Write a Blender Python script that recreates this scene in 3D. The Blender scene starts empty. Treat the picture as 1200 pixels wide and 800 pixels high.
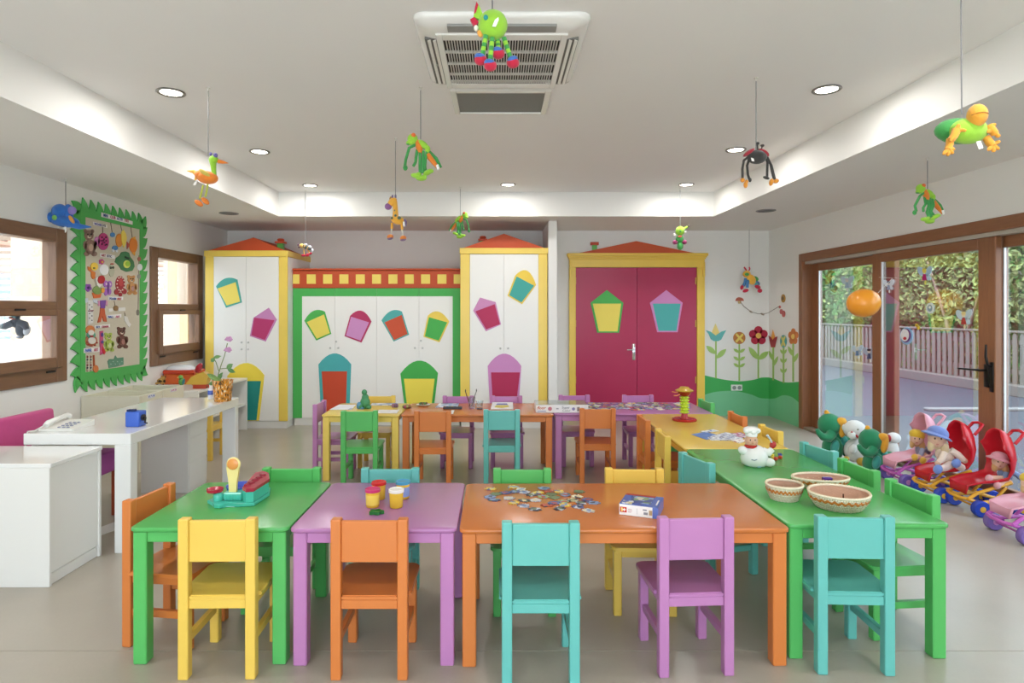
import bpy, bmesh, math, random
from mathutils import Vector, Matrix
random.seed(7)
SC = bpy.context.scene
COL = SC.collection
PI = math.pi

# ---------------------------------------------------------------- camera, sky, sun, exposure
F, CX, CY, CAMZ = 725.0, 583.0, 364.0, 1.4       # focal length and vanishing point for a 1200 x 800 frame
cam = bpy.data.cameras.new('camera')
cam.sensor_fit = 'HORIZONTAL'; cam.sensor_width = 36.0
cam.lens = F / 1200 * 36.0
cam.shift_x = (600 - CX) / 1200.0
cam.shift_y = (CY - 400) / 1200.0
cam.clip_start = 0.05; cam.clip_end = 200
camo = bpy.data.objects.new('camera', cam); COL.objects.link(camo)
camo.location = (0, 0, CAMZ); camo.rotation_euler = (PI/2, 0, 0)
SC.camera = camo

w = bpy.data.worlds.new('sky'); SC.world = w; w.use_nodes = True
bg = w.node_tree.nodes['Background']
bg.inputs[0].default_value = (0.73, 0.865, 1.0, 1); bg.inputs[1].default_value = 2.9

sun = bpy.data.lights.new('sun', 'SUN'); sun.energy = 3.8; sun.angle = math.radians(6); sun.color = (1, .96, .88)
suno = bpy.data.objects.new('sun', sun); COL.objects.link(suno)
suno.rotation_euler = Vector((-0.22, -0.55, 1.0)).to_track_quat('Z', 'Y').to_euler()

LAMP_W = 4.2                                     # each ceiling downlight
SC.view_settings.view_transform = 'Standard'
SC.view_settings.look = 'None'
SC.view_settings.exposure = 0.94
SC.view_settings.gamma = 1.0
SC.view_settings.use_curve_mapping = False
SC.cycles.use_denoising = True
SC.cycles.max_bounces = 10
SC.cycles.diffuse_bounces = 6
SC.cycles.transparent_max_bounces = 16
SC.cycles.sample_clamp_indirect = 8.0

# ---------------------------------------------------------------- materials
def lin(h):
    h = h.lstrip('#')
    o = []
    for i in (0, 2, 4):
        c = int(h[i:i+2], 16) / 255.0
        o.append(c / 12.92 if c <= .04045 else ((c + .055) / 1.055) ** 2.4)
    return (*o, 1.0)
MC = {}
def mat(h, rough=.5, var=.06, scale=6.0, bump=.0, bscale=60.0, sheen=0.0, metal=0.0, coat=0.0, spec=.5, stretch=None):
    key = (h, rough, var, scale, bump, bscale, sheen, metal, coat, spec, stretch)
    if key in MC: return MC[key]
    m = bpy.data.materials.new('mat_%03d' % len(MC)); m.use_nodes = True
    nt = m.node_tree; N = nt.nodes; L = nt.links
    b = N['Principled BSDF']
    b.inputs['Roughness'].default_value = rough
    b.inputs['Metallic'].default_value = metal
    b.inputs['Specular IOR Level'].default_value = spec
    if sheen: b.inputs['Sheen Weight'].default_value = sheen
    if coat: b.inputs['Coat Weight'].default_value = coat; b.inputs['Coat Roughness'].default_value = .15
    tc = N.new('ShaderNodeTexCoord'); src = tc.outputs['Object']
    if stretch:
        mp = N.new('ShaderNodeMapping'); mp.inputs['Scale'].default_value = stretch
        L.new(src, mp.inputs[0]); src = mp.outputs[0]
    nz = N.new('ShaderNodeTexNoise'); nz.inputs['Scale'].default_value = scale; nz.inputs['Detail'].default_value = 5
    L.new(src, nz.inputs['Vector'])
    c = lin(h)
    mx = N.new('ShaderNodeMix'); mx.data_type = 'RGBA'
    mx.inputs['A'].default_value = tuple(x * (1 - var) for x in c[:3]) + (1,)
    mx.inputs['B'].default_value = tuple(min(1, x * (1 + var)) for x in c[:3]) + (1,)
    L.new(nz.outputs['Fac'], mx.inputs['Factor']); L.new(mx.outputs['Result'], b.inputs['Base Color'])
    if bump:
        nb = N.new('ShaderNodeTexNoise'); nb.inputs['Scale'].default_value = bscale; nb.inputs['Detail'].default_value = 3
        L.new(src, nb.inputs['Vector'])
        bp = N.new('ShaderNodeBump'); bp.inputs['Strength'].default_value = bump; bp.inputs['Distance'].default_value = .01
        L.new(nb.outputs['Fac'], bp.inputs['Height']); L.new(bp.outputs[0], b.inputs['Normal'])
    MC[key] = m
    return m
def paint(h): return mat(h, .34, .05, 5, .03, 40)
def plush(h): return mat(h, .9, .12, 40, .25, 300, sheen=.3)
def plas(h): return mat(h, .25, .03, 8)
def paper(h): return mat(h, .7, .04, 12)
def flat(h): return mat(h, .55, .04, 6, .02, 80)
def wood(h): return mat(h, .42, .28, 9, .12, 30, stretch=(1.2, 1.2, 9) )
def wood_v(h): return mat(h, .42, .25, 9, .12, 30, stretch=(7, 7, .7))
def wood_h(h): return mat(h, .42, .25, 9, .12, 30, stretch=(7, .7, 7))
def print_mat(cols, scale=30, rough=.5):
    """printed paper or card: blotches of several ink colours"""
    key = ('print', tuple(cols), scale, rough)
    if key in MC: return MC[key]
    m = bpy.data.materials.new('print_%03d' % len(MC)); m.use_nodes = True
    N = m.node_tree.nodes; L = m.node_tree.links; b = N['Principled BSDF']; b.inputs['Roughness'].default_value = rough
    tc = N.new('ShaderNodeTexCoord'); v = N.new('ShaderNodeTexVoronoi'); v.inputs['Scale'].default_value = scale
    L.new(tc.outputs['Object'], v.inputs['Vector'])
    sp = N.new('ShaderNodeSeparateColor'); L.new(v.outputs['Color'], sp.inputs[0])
    r = N.new('ShaderNodeValToRGB'); r.color_ramp.interpolation = 'CONSTANT'
    for i, c in enumerate(cols):
        e = r.color_ramp.elements[i] if i < 2 else r.color_ramp.elements.new(i / len(cols))
        e.position = i / len(cols); e.color = lin(c)
    L.new(sp.outputs[0], r.inputs[0]); L.new(r.outputs[0], b.inputs['Base Color'])
    MC[key] = m
    return m
def emis(h, s):
    m = bpy.data.materials.new('emis'); m.use_nodes = True
    b = m.node_tree.nodes['Principled BSDF']
    b.inputs['Base Color'].default_value = lin(h); b.inputs['Emission Color'].default_value = lin(h); b.inputs['Emission Strength'].default_value = s
    return m
def glass_mat(name, tint=(.96, .98, .98), r0=.11, r1=.72, power=1.8):
    m = bpy.data.materials.new(name); m.use_nodes = True
    N = m.node_tree.nodes; L = m.node_tree.links; N.clear()
    out = N.new('ShaderNodeOutputMaterial'); mix = N.new('ShaderNodeMixShader')
    tr = N.new('ShaderNodeBsdfTransparent'); tr.inputs[0].default_value = (*tint, 1)
    gl = N.new('ShaderNodeBsdfGlossy'); gl.inputs['Roughness'].default_value = .0
    lw = N.new('ShaderNodeLayerWeight'); lw.inputs[0].default_value = .5
    pw = N.new('ShaderNodeMath'); pw.operation = 'POWER'; pw.inputs[1].default_value = power
    mr = N.new('ShaderNodeMapRange'); mr.inputs[3].default_value = r0; mr.inputs[4].default_value = r1
    L.new(lw.outputs['Facing'], pw.inputs[0]); L.new(pw.outputs[0], mr.inputs[0])
    L.new(mr.outputs[0], mix.inputs[0]); L.new(tr.outputs[0], mix.inputs[1]); L.new(gl.outputs[0], mix.inputs[2])
    L.new(mix.outputs[0], out.inputs[0])
    return m
GLASS = glass_mat('window_glass')
CLEAR = glass_mat('clear_plastic', (.9, .93, .95), .08, .8, 2.5)

# ---------------------------------------------------------------- mesh helpers
LOC = {}                       # world location of things and parts, so that meshes can be given in world coordinates
def wloc(o):
    return LOC.get(o.name, Vector((0, 0, 0))) if o else Vector((0, 0, 0))
class MB:
    def __init__(s): s.bm = bmesh.new()
    def box(s, x0, x1, y0, y1, z0, z1, bev=0.0, seg=1, rot=None, piv=None):
        r = bmesh.ops.create_cube(s.bm, size=1.0); vs = r['verts']
        for v in vs:
            v.co = Vector((x0 + (v.co.x + .5) * (x1 - x0), y0 + (v.co.y + .5) * (y1 - y0), z0 + (v.co.z + .5) * (z1 - z0)))
        if bev:
            es = list({e for v in vs for e in v.link_edges})
            rr = bmesh.ops.bevel(s.bm, geom=es, offset=bev, segments=seg, affect='EDGES', profile=.5)
            vs = list({v for f in rr['faces'] for v in f.verts} | {v for v in vs if v.is_valid})
        if rot is not None:
            p = Vector(piv) if piv is not None else Vector(((x0+x1)/2, (y0+y1)/2, (z0+z1)/2))
            for v in vs: v.co = p + rot @ (v.co - p)
        return s
    def ell(s, c, r, rot=None, seg=16, ring=10):
        o = bmesh.ops.create_uvsphere(s.bm, u_segments=seg, v_segments=ring, radius=1.0)
        c = Vector(c)
        for v in o['verts']:
            p = Vector((v.co.x * r[0], v.co.y * r[1], v.co.z * r[2]))
            if rot is not None: p = rot @ p
            v.co = c + p
        return s
    def tube(s, pts, r, n=8, closed=False, caps=True):
        pts = [Vector(p) for p in pts]; k = len(pts)
        rs = r if isinstance(r, (list, tuple)) else [r] * k
        rings = []; up = None
        for i, p in enumerate(pts):
            if closed: t = pts[(i+1) % k] - pts[i-1]
            else: t = pts[min(i+1, k-1)] - pts[max(i-1, 0)]
            t.normalize()
            if up is None:
                up = t.orthogonal().normalized()
            up = (up - t * up.dot(t))
            if up.length < 1e-5: up = t.orthogonal()
            up.normalize(); sd = t.cross(up)
            rings.append([s.bm.verts.new(p + (up * math.cos(2*PI*j/n) + sd * math.sin(2*PI*j/n)) * rs[i]) for j in range(n)])
        for i in range(k if closed else k - 1):
            a, b = rings[i], rings[(i+1) % k]
            for j in range(n):
                s.bm.faces.new((a[j], a[(j+1) % n], b[(j+1) % n], b[j]))
        if caps and not closed:
            s.bm.faces.new(rings[0][::-1]); s.bm.faces.new(rings[-1])
        return s
    def lathe(s, prof, c=(0, 0, 0), n=24, sx=1.0, sy=1.0, rot=None, close=True):
        """prof: list of (radius, z)"""
        c = Vector(c); rings = []
        for r, z in prof:
            ring = []
            for j in range(n):
                p = Vector((max(r, 1e-4) * math.cos(2*PI*j/n) * sx, max(r, 1e-4) * math.sin(2*PI*j/n) * sy, z))
                if rot is not None: p = rot @ p
                ring.append(s.bm.verts.new(c + p))
            rings.append(ring)
        for a, b in zip(rings, rings[1:]):
            for j in range(n): s.bm.faces.new((a[j], a[(j+1) % n], b[(j+1) % n], b[j]))
        if close:
            s.bm.faces.new(rings[0][::-1]); s.bm.faces.new(rings[-1])
        return s
    def prism(s, pts, vec):
        """pts: planar 3D outline, vec: extrusion"""
        vec = Vector(vec)
        a = [s.bm.verts.new(Vector(p)) for p in pts]; b = [s.bm.verts.new(Vector(p) + vec) for p in pts]
        n = len(a)
        s.bm.faces.new(a); s.bm.faces.new(b[::-1])
        for i in range(n): s.bm.faces.new((a[i], b[i], b[(i+1) % n], a[(i+1) % n]))
        return s
    def quad(s, pts):
        s.bm.faces.new([s.bm.verts.new(Vector(p)) for p in pts]); return s
    def grid(s, rows, closed_u=False):
        R = [[s.bm.verts.new(Vector(p)) for p in r] for r in rows]
        for a, b in zip(R, R[1:]):
            m = len(a)
            for j in range(m if closed_u else m - 1):
                s.bm.faces.new((a[j], a[(j+1) % m], b[(j+1) % m], b[j]))
        return s
    def mesh(s, name, m, smooth=False):
        bmesh.ops.recalc_face_normals(s.bm, faces=s.bm.faces)
        me = bpy.data.meshes.new(name); s.bm.to_mesh(me); s.bm.free()
        if m is not None: me.materials.append(m)
        if smooth:
            me.polygons.foreach_set('use_smooth', [True] * len(me.polygons))
            try: me.set_sharp_from_angle(angle=math.radians(50))
            except Exception: pass
        return me
    def build(s, name, m, parent=None, smooth=False, local=False):
        off = Vector((0, 0, 0))
        if parent is not None and not local: off = wloc(parent)
        if parent is None:
            cs = [v.co for v in s.bm.verts]
            off = Vector(((min(c.x for c in cs) + max(c.x for c in cs)) / 2, (min(c.y for c in cs) + max(c.y for c in cs)) / 2, min(c.z for c in cs)))
        if off.length:
            for v in s.bm.verts: v.co -= off
        o = bpy.data.objects.new(name, s.mesh(name, m, smooth)); COL.objects.link(o)
        if parent is not None:
            o.parent = parent; LOC[o.name] = wloc(parent)
        else:
            o.location = off; LOC[o.name] = off
        return o
def tag(o, label=None, cat=None, group=None, kind=None):
    if label: o['label'] = label
    if cat: o['category'] = cat
    if group: o['group'] = group
    if kind: o['kind'] = kind
    return o
def thing(name, label, cat, loc=(0, 0, 0), group=None, kind=None):
    o = bpy.data.objects.new(name, None); COL.objects.link(o); o.empty_display_size = .05
    o.location = loc; LOC[o.name] = Vector(loc)
    return tag(o, label, cat, group, kind)
def structure(o):
    o['kind'] = 'structure'; return o
KIDS = {}
def dup(root, loc, rz=0.0, label=None, group=None):
    r = root.copy(); COL.objects.link(r); r.location = loc; r.rotation_euler = (0, 0, rz)
    if label: r['label'] = label
    if group: r['group'] = group
    for ch in root.children:
        c = ch.copy(); COL.objects.link(c); c.parent = r
        for g in ch.children:
            d = g.copy(); COL.objects.link(d); d.parent = c
    return r
def text(body, size, loc, rot, m, parent, name='lettering', align='LEFT', bold=0.0, shear=0.0, sx=1.0):
    cu = bpy.data.curves.new(name, 'FONT'); cu.body = body; cu.size = size; cu.align_x = align; cu.extrude = .0006; cu.shear = shear
    cu.offset = bold; cu.materials.append(m); cu.resolution_u = 2
    tmp = bpy.data.objects.new(name, cu); COL.objects.link(tmp)
    me = bpy.data.meshes.new_from_object(tmp, preserve_all_data_layers=False); bpy.data.objects.remove(tmp)
    o = bpy.data.objects.new(name, me); COL.objects.link(o); o.parent = parent
    o.location = Vector(loc) - wloc(parent); o.rotation_euler = rot; o.scale = (sx, 1, 1)
    return o
# planes of the room seen in the photograph: a pixel read off the photograph becomes a point on that surface
def P(px, py, d): return Vector(((px - CX) * d / F, d, CAMZ - (py - CY) * d / F))
def onB(D): return (lambda px, py: P(px, py, D)), Vector((0, -1, 0))
def onL(X): return (lambda px, py: P(px, py, X * F / (CX - px))), Vector((1, 0, 0))
def onR(X): return (lambda px, py: P(px, py, X * F / (px - CX))), Vector((-1, 0, 0))
def onZ(z, px, py): return P(px, py, (CAMZ - z) * F / (py - CY))
def ring(cx, cy, rx, ry=None, n=20, rot=0.0):
    ry = rx if ry is None else ry; c, s = math.cos(rot), math.sin(rot)
    return [(cx + rx*math.cos(t)*c - ry*math.sin(t)*s, cy + rx*math.cos(t)*s + ry*math.sin(t)*c) for t in [2*PI*i/n for i in range(n)]]
def slab(name, m, pts, frame, off=0.0, th=.004, parent=None):
    f, n = frame
    return MB().prism([f(*p) + n * off for p in pts], n * th).build(name, m, parent)
def slabs(name, m, outlines, frame, off=0.0, th=.004, parent=None):
    f, n = frame; b = MB()
    for pts in outlines: b.prism([f(*p) + n * off for p in pts], n * th)
    return b.build(name, m, parent)
def bez(a, b, c, n=8):
    return [((1-t)**2*a[0] + 2*t*(1-t)*b[0] + t*t*c[0], (1-t)**2*a[1] + 2*t*(1-t)*b[1] + t*t*c[1]) for t in [i/n for i in range(n+1)]]

# ---------------------------------------------------------------- the room
XL, XR, YB, ZC, ZS = -3.6, 3.62, 8.25, 2.74, 2.465
YF = -2.2
WHITE = mat('#e9e8e4', .6, .015, 1.5, .04, 25)
def floor_mat():
    m = bpy.data.materials.new('screed'); m.use_nodes = True
    N = m.node_tree.nodes; L = m.node_tree.links; b = N['Principled BSDF']
    tc = N.new('ShaderNodeTexCoord'); n1 = N.new('ShaderNodeTexNoise'); n1.inputs['Scale'].default_value = 2.2; n1.inputs['Detail'].default_value = 8
    n2 = N.new('ShaderNodeTexNoise'); n2.inputs['Scale'].default_value = 90; n2.inputs['Detail'].default_value = 3
    L.new(tc.outputs['Object'], n1.inputs['Vector']); L.new(tc.outputs['Object'], n2.inputs['Vector'])
    ad = N.new('ShaderNodeMath'); ad.operation = 'MULTIPLY_ADD'; ad.inputs[1].default_value = .25
    L.new(n2.outputs['Fac'], ad.inputs[0]); L.new(n1.outputs['Fac'], ad.inputs[2])
    r = N.new('ShaderNodeValToRGB'); r.color_ramp.elements[0].position = .25; r.color_ramp.elements[0].color = lin('#a39b8e')
    r.color_ramp.elements[1].position = .95; r.color_ramp.elements[1].color = lin('#b4ac9f')
    L.new(ad.outputs[0], r.inputs[0]); L.new(r.outputs[0], b.inputs['Base Color'])
    b.inputs['Roughness'].default_value = .30
    return m
FLOORM = floor_mat()
fl = MB().box(XL - .15, XR + .2, YF, 2.545, -.12, 0).box(XL - .15, XR + .2, 2.549, YB + .15, -.12, 0).box(XL - .15, XR + .2, 2.545, 2.549, -.12, -.002)
structure(fl.build('floor', FLOORM))
# left wall with two window openings
W1, W2 = (4.03, 5.15), (6.40, 7.52); WZ = (.82, 2.07)
b = MB()
T = .15
b.box(XL - T, XL, YF, W1[0], 0, ZC).box(XL - T, XL, W1[1], W2[0], 0, ZC).box(XL - T, XL, W2[1], YB + T, 0, ZC)
for w_ in (W1, W2): b.box(XL - T, XL, w_[0], w_[1], 0, WZ[0]).box(XL - T, XL, w_[0], w_[1], WZ[1], ZC)
structure(b.build('wall_left', WHITE))
structure(MB().box(XL, XR, YB, YB + T, 0, ZC).build('wall_back', WHITE))
DY0, DY1, DZ = 1.90, 7.41, 2.075                  # the glazed sliding doors
b = MB().box(XR, XR + .2, DY1, YB + T, 0, ZC).box(XR, XR + .2, YF, DY0, 0, ZC).box(XR, XR + .2, DY0, DY1, DZ, ZC)
structure(b.build('wall_right', WHITE))
# rear wall behind the camera, out of view; opening shaped to balance the daylight
b = MB().box(XL, -2.5, YF - .15, YF, 0, ZC).box(2.3, XR, YF - .15, YF, 0, ZC).box(-2.5, 2.3, YF - .15, YF, 2.42, ZC)
structure(b.build('wall_rear', WHITE))
# ceiling tray with a lower soffit round it
TX0, TX1, TY1 = -2.47, 2.44, 6.98
structure(MB().box(XL - T, XR + .2, YF, YB + T, ZC, ZC + .12).build('ceiling', mat('#ecebea', .65, .015, 1.5, .03, 25)))
b = MB().box(XL, TX0, YF, YB, ZS, ZC).box(TX1, XR, YF, YB, ZS, ZC).box(TX0, TX1, TY1, YB, ZS, ZC)
structure(b.build('ceiling_soffit', WHITE))
# partition fin between the second wardrobe and the doorway
structure(MB().box(.602, .705, 7.32, YB, 0, ZS, .004).build('wall_fin', WHITE))

# ---------------------------------------------------------------- left windows
WOODW = wood_v('#7d5a40'); WOODWH = wood_h('#7d5a40')
def left_window(nm, y0, y1):
    z0, z1 = WZ
    r = structure(thing(nm, None, None, (XL, (y0 + y1) / 2, z0)))
    def fr(name, parts, m, par, bev=.006):
        bb = MB()
        for p in parts: bb.box(*p, bev)
        return bb.build(name, m, par)
    xa, xb = XL - .10, XL + .022
    fr('window_frame', [(xa, xb, y0, y0 + .13, z0, z1), (xa, xb, y1 - .13, y1, z0, z1)], WOODW, r)
    fr('window_frame', [(xa, xb - .001, y0 + .13, y1 - .13, z0, z0 + .14), (xa, xb - .001, y0 + .13, y1 - .13, z1 - .11, z1)], WOODWH, r)
    mid = z0 + .60
    fr('crossbar', [(xa, xb + .004, y0 + .13, y1 - .13, mid - .03, mid + .055)], WOODWH, r)
    # lower sash stands proud of the frame and tilts
    s0, s1 = y0 + .10, y1 - .09; q0, q1 = z0 + .12, mid - .01
    sash = fr('lower_sash', [(xb - .02, xb + .03, s0, s0 + .075, q0, q1), (xb - .02, xb + .03, s1 - .075, s1, q0, q1)], WOODW, r)
    fr('sash_rail', [(xb - .02, xb + .031, s0 + .075, s1 - .075, q0, q0 + .085), (xb - .02, xb + .031, s0 + .075, s1 - .075, q1 - .05, q1)], WOODWH, sash)
    MB().box(xb - .002, xb + .002, s0 + .07, s1 - .07, q0 + .08, q1 - .045).build('pane', GLASS, sash)
    MB().box(xa + .05, xa + .054, y0 + .125, y1 - .125, mid + .05, z1 - .105).build('pane', GLASS, r)
    dk = mat('#2c2622', .4, metal=.6)
    MB().box(xb + .03, xb + .045, (y0+y1)/2 - .05, (y0+y1)/2 + .05, mid - .02, mid - .005, .003).build('handle', dk, r)
    for yy in (y0 + .2, y1 - .2): MB().box(xb + .001, xb + .012, yy - .05, yy + .05, z0 + .085, z0 + .10, .003).build('hinge', dk, r)
    return r
left_window('window_1', *W1); left_window('window_2', *W2)

# ---------------------------------------------------------------- glazed sliding doors on the right
WD = wood_v('#8a5a39'); WDH = wood_h('#8a5a39')
D1 = structure(thing('door_1', None, None, (XR, (DY0 + DY1) / 2, 0)))
MB().box(XR - .015, XR + .2, DY1 - .085, DY1, 0, DZ, .006).box(XR - .015, XR + .2, DY0, DY0 + .085, 0, DZ, .006).build('door_frame', WD, D1)
MB().box(XR - .016, XR + .2, DY0 + .085, DY1 - .085, DZ - .095, DZ, .006).build('door_frame', WDH, D1)
MB().box(XR + .02, XR + .18, DY0 + .085, DY1 - .085, DZ - .125, DZ - .095).build('track', mat('#b9b2a6', .5), D1)
MB().box(XR, XR + .2, DY0 + .085, DY1 - .085, 0, .03, .004).build('threshold', mat('#8b7a66', .5), D1)
def sash(x, y0, y1, st0, st1, hd=None):
    z0, z1 = .03, DZ - .125
    s = MB().box(x - .025, x + .025, y0, y0 + st0, z0, z1, .005).box(x - .025, x + .025, y1 - st1, y1, z0, z1, .005).build('sash', WD, D1)
    MB().box(x - .024, x + .024, y0 + st0, y1 - st1, z1 - .085, z1, .005).box(x - .024, x + .024, y0 + st0, y1 - st1, z0, z0 + .07, .005).build('sash_rail', WDH, s)
    MB().box(x - .003, x + .003, y0 + st0 - .004, y1 - st1 + .004, z0 + .065, z1 - .08).build('pane', GLASS, s)
    al = mat('#d9dadb', .35, metal=.3)
    MB().box(x - .020, x - .004, y1 - st1 - .012, y1 - st1, z0 + .07, z1 - .085).build('glazing_strip', al, s)
    return s
X1, X2 = XR + .125, XR + .062
sash(X1, 5.80, 7.33, .15, .15)
s2 = sash(X2, 4.545, 6.04, .165, .135)
sash(X1, 3.10, 4.62, .12, .06)
sash(X2, 1.985, 3.22, .12, .12)
HB = mat('#23201d', .35, metal=.7)
h_ = MB().box(X2 - .034, X2 - .025, 4.595, 4.645, .83, 1.0, .003).tube([(X2 - .034, 4.62, .955), (X2 - .075, 4.62, .955), (X2 - .08, 4.66, .955), (X2 - .08, 4.84, .95)], [.009, .009, .009, .007]).build('door_handle', HB, s2, True)
MB().box(X2 - .034, X2 - .025, 4.555, 4.59, .80, 1.02, .003).tube([(X2 - .034, 4.572, .99), (X2 - .06, 4.572, 1.0), (X2 - .068, 4.58, 1.06), (X2 - .066, 4.58, 1.15)], [.01, .01, .009, .007]).build('door_handle', HB, s2, True)
# ---------------------------------------------------------------- colours
YEL, ORA, GRE, PUR, TEA = '#e8c356', '#d27a3a', '#58b860', '#ba7cb0', '#66bab0'
CRIM, PINK, LGRE, BRICK = '#b3244f', '#cd86bd', '#4db552', '#c24a1c'
DOORW = mat('#f0efeb', .38, .012, 2)
# ---------------------------------------------------------------- wardrobes and cupboard along the back wall
KN = mat('#c9c9c6', .3, metal=.8)
def dome(tl, apex, tr, br, bl, n=9):
    """outline with a curved top from tl over apex to tr, then straight down to br and bl"""
    c = (2*apex[0] - (tl[0]+tr[0])/2, 2*apex[1] - (tl[1]+tr[1])/2)
    return bez(tl, c, tr, n) + [br, bl]
def inset(pts, k):
    cx = sum(p[0] for p in pts) / len(pts); cy = sum(p[1] for p in pts) / len(pts)
    return [(cx + (p[0]-cx)*k, cy + (p[1]-cy)*k) for p in pts]
def lantern(parent, D, sc, off, outer, inner, oc, ic):
    cv = lambda ps: [(off[0] + x / sc, off[1] + y / sc) for x, y in ps]
    o = slab('cut_out', flat(oc), cv(outer), onB(D), .001, .006, parent)
    slab('pane', flat(ic), cv(inner), onB(D), .0075, .003, o)
def plx(p, D): return (p - CX) * D / F
def plz(p, D): return CAMZ - (p - CY) * D / F
def knob(par, px, py, D):
    MB().lathe([(.004, 0), (.005, .014), (.012, .018), (.012, .026), (.006, .03)], P(px, py, D), 12, rot=Matrix.Rotation(PI/2, 3, 'X')).build('knob', KN, par, True)

def gable_wardrobe(label, D, x0, x1, dx0, dx1, split, zt, zb, peak, chim, knobs, has_side):
    r = thing('wardrobe', label, 'wardrobe', ((x0+x1)/2, (D+YB)/2, 0))
    ym = YB - .002
    MB().box(x0 + .004, x1 - .004, D + .022, ym, .085, zb, .002).build('carcass', DOORW, r)
    MB().box(x0 + .01, x1 - .01, D + .012, ym - .02, 0, .085, .002).build('plinth', mat('#e2e1dc', .5), r)
    yl = paint('#f1d25f')
    MB().box(x0, dx0, D - .002, D + .022, .088, zb, .002).build('side_trim', yl, r)
    MB().box(dx1, x1, D - .002, D + .022, .088, zb, .002).build('side_trim', yl, r)
    MB().box(x0 - .008, x1 + .008, D - .014, ym, zb, zt, .003).build('top_band', yl, r)
    ds = []
    for a, c in ((dx0, split), (split, dx1)):
        ds.append(MB().box(a + .0015, c - .0015, D, D + .020, .09, zb - .002, .0015).build('door', DOORW, r))
    for px, py in knobs:
        knob(ds[0] if plx(px, D) < split else ds[1], px, py, D)
    xm = (x0 + x1) / 2 if peak is None else peak[0]
    hz = peak[1]
    bb = MB()                                             # pitched roof, sloping up to the ridge
    bb.prism([(x0 + .03, D + .0, zt), (x1 - .03, D + .0, zt), (xm, D + .0, hz)], (0, ym - D - .02, 0))
    bb.build('roof', flat(BRICK), r)
    if chim:
        cx_, z_ = chim
        c = MB().box(cx_ - .035, cx_ + .035, D + .12, D + .19, zt + .02, z_ - .06, .003).build('chimney', paint('#5fb04e'), r)
        MB().box(cx_ - .055, cx_ + .055, D + .10, D + .21, z_ - .06, z_ - .035, .003).lathe([(.03, 0), (.045, .02), (.03, .035)], (cx_, D + .155, z_ - .035), 14).build('chimney_cap', flat('#c2492a'), c)
    return r
Dw = 7.355
wa = gable_wardrobe('tall white wardrobe with brick roof and yellow edges, next to the corner window', Dw, -3.475, -2.498, -3.375, -2.60, plx(288.2, Dw), 2.115, 2.045, (-2.90, 2.27),
    (-2.63, 2.275), [(284, 401), (291.7, 401), (284, 409), (291.7, 409)], True)
S3, O3 = 3.077, (230, 260)
lantern(wa, Dw, S3, O3, dome((72, 232), (107, 203), (149, 208), (165, 290), (108, 309)), [(78, 240), (143, 217), (159, 287), (111, 301)], '#4fb0a5', '#f4e06a')
lantern(wa, Dw, S3, O3, [(207, 345), (262, 309), (291, 352), (251, 431), (194, 411)], [(210, 345), (283, 354), (249, 425), (200, 408)], '#c887bb', '#b8326b')
lantern(wa, Dw, S3, O3, dome((112, 556), (179, 508), (246, 552), (227, 716), (130, 716)), [(122, 573), (234, 573), (218, 714), (138, 714)], '#f2d948', '#1f8f85')
Dr = 7.355
wb = gable_wardrobe('tall white wardrobe with brick roof and yellow edges, between green cupboard and magenta doors', Dr, plx(539.5, Dr), plx(641.5, Dr), plx(550.5, Dr), plx(631, Dr), plx(590.5, Dr), 2.145, 2.075, (plx(590.5, Dr), 2.315),
    (plx(565.5, Dr), 2.305), [(586.3, 408), (595.5, 408)], False)
S4, O4 = 3.334, (340, 260)
lantern(wb, Dr, S4, O4, [(742, 295), (803, 313), (824, 400), (765, 427), (715, 346)], [(724, 349), (799, 321), (820, 399), (766, 419)], '#d08fbf', '#b8295a')
lantern(wb, Dr, S4, O4, dome((879, 210), (925, 190), (961, 246), (906, 321), (849, 288)), [(885, 213), (953, 249), (904, 314), (856, 286)], '#f0cf4e', '#3fa99f')
lantern(wb, Dr, S4, O4, dome((772, 562), (837, 514), (903, 562), (890, 765), (783, 765)), [(785, 587), (898, 587), (886, 684), (791, 684)], '#cf8cc3', '#b52455')

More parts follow.
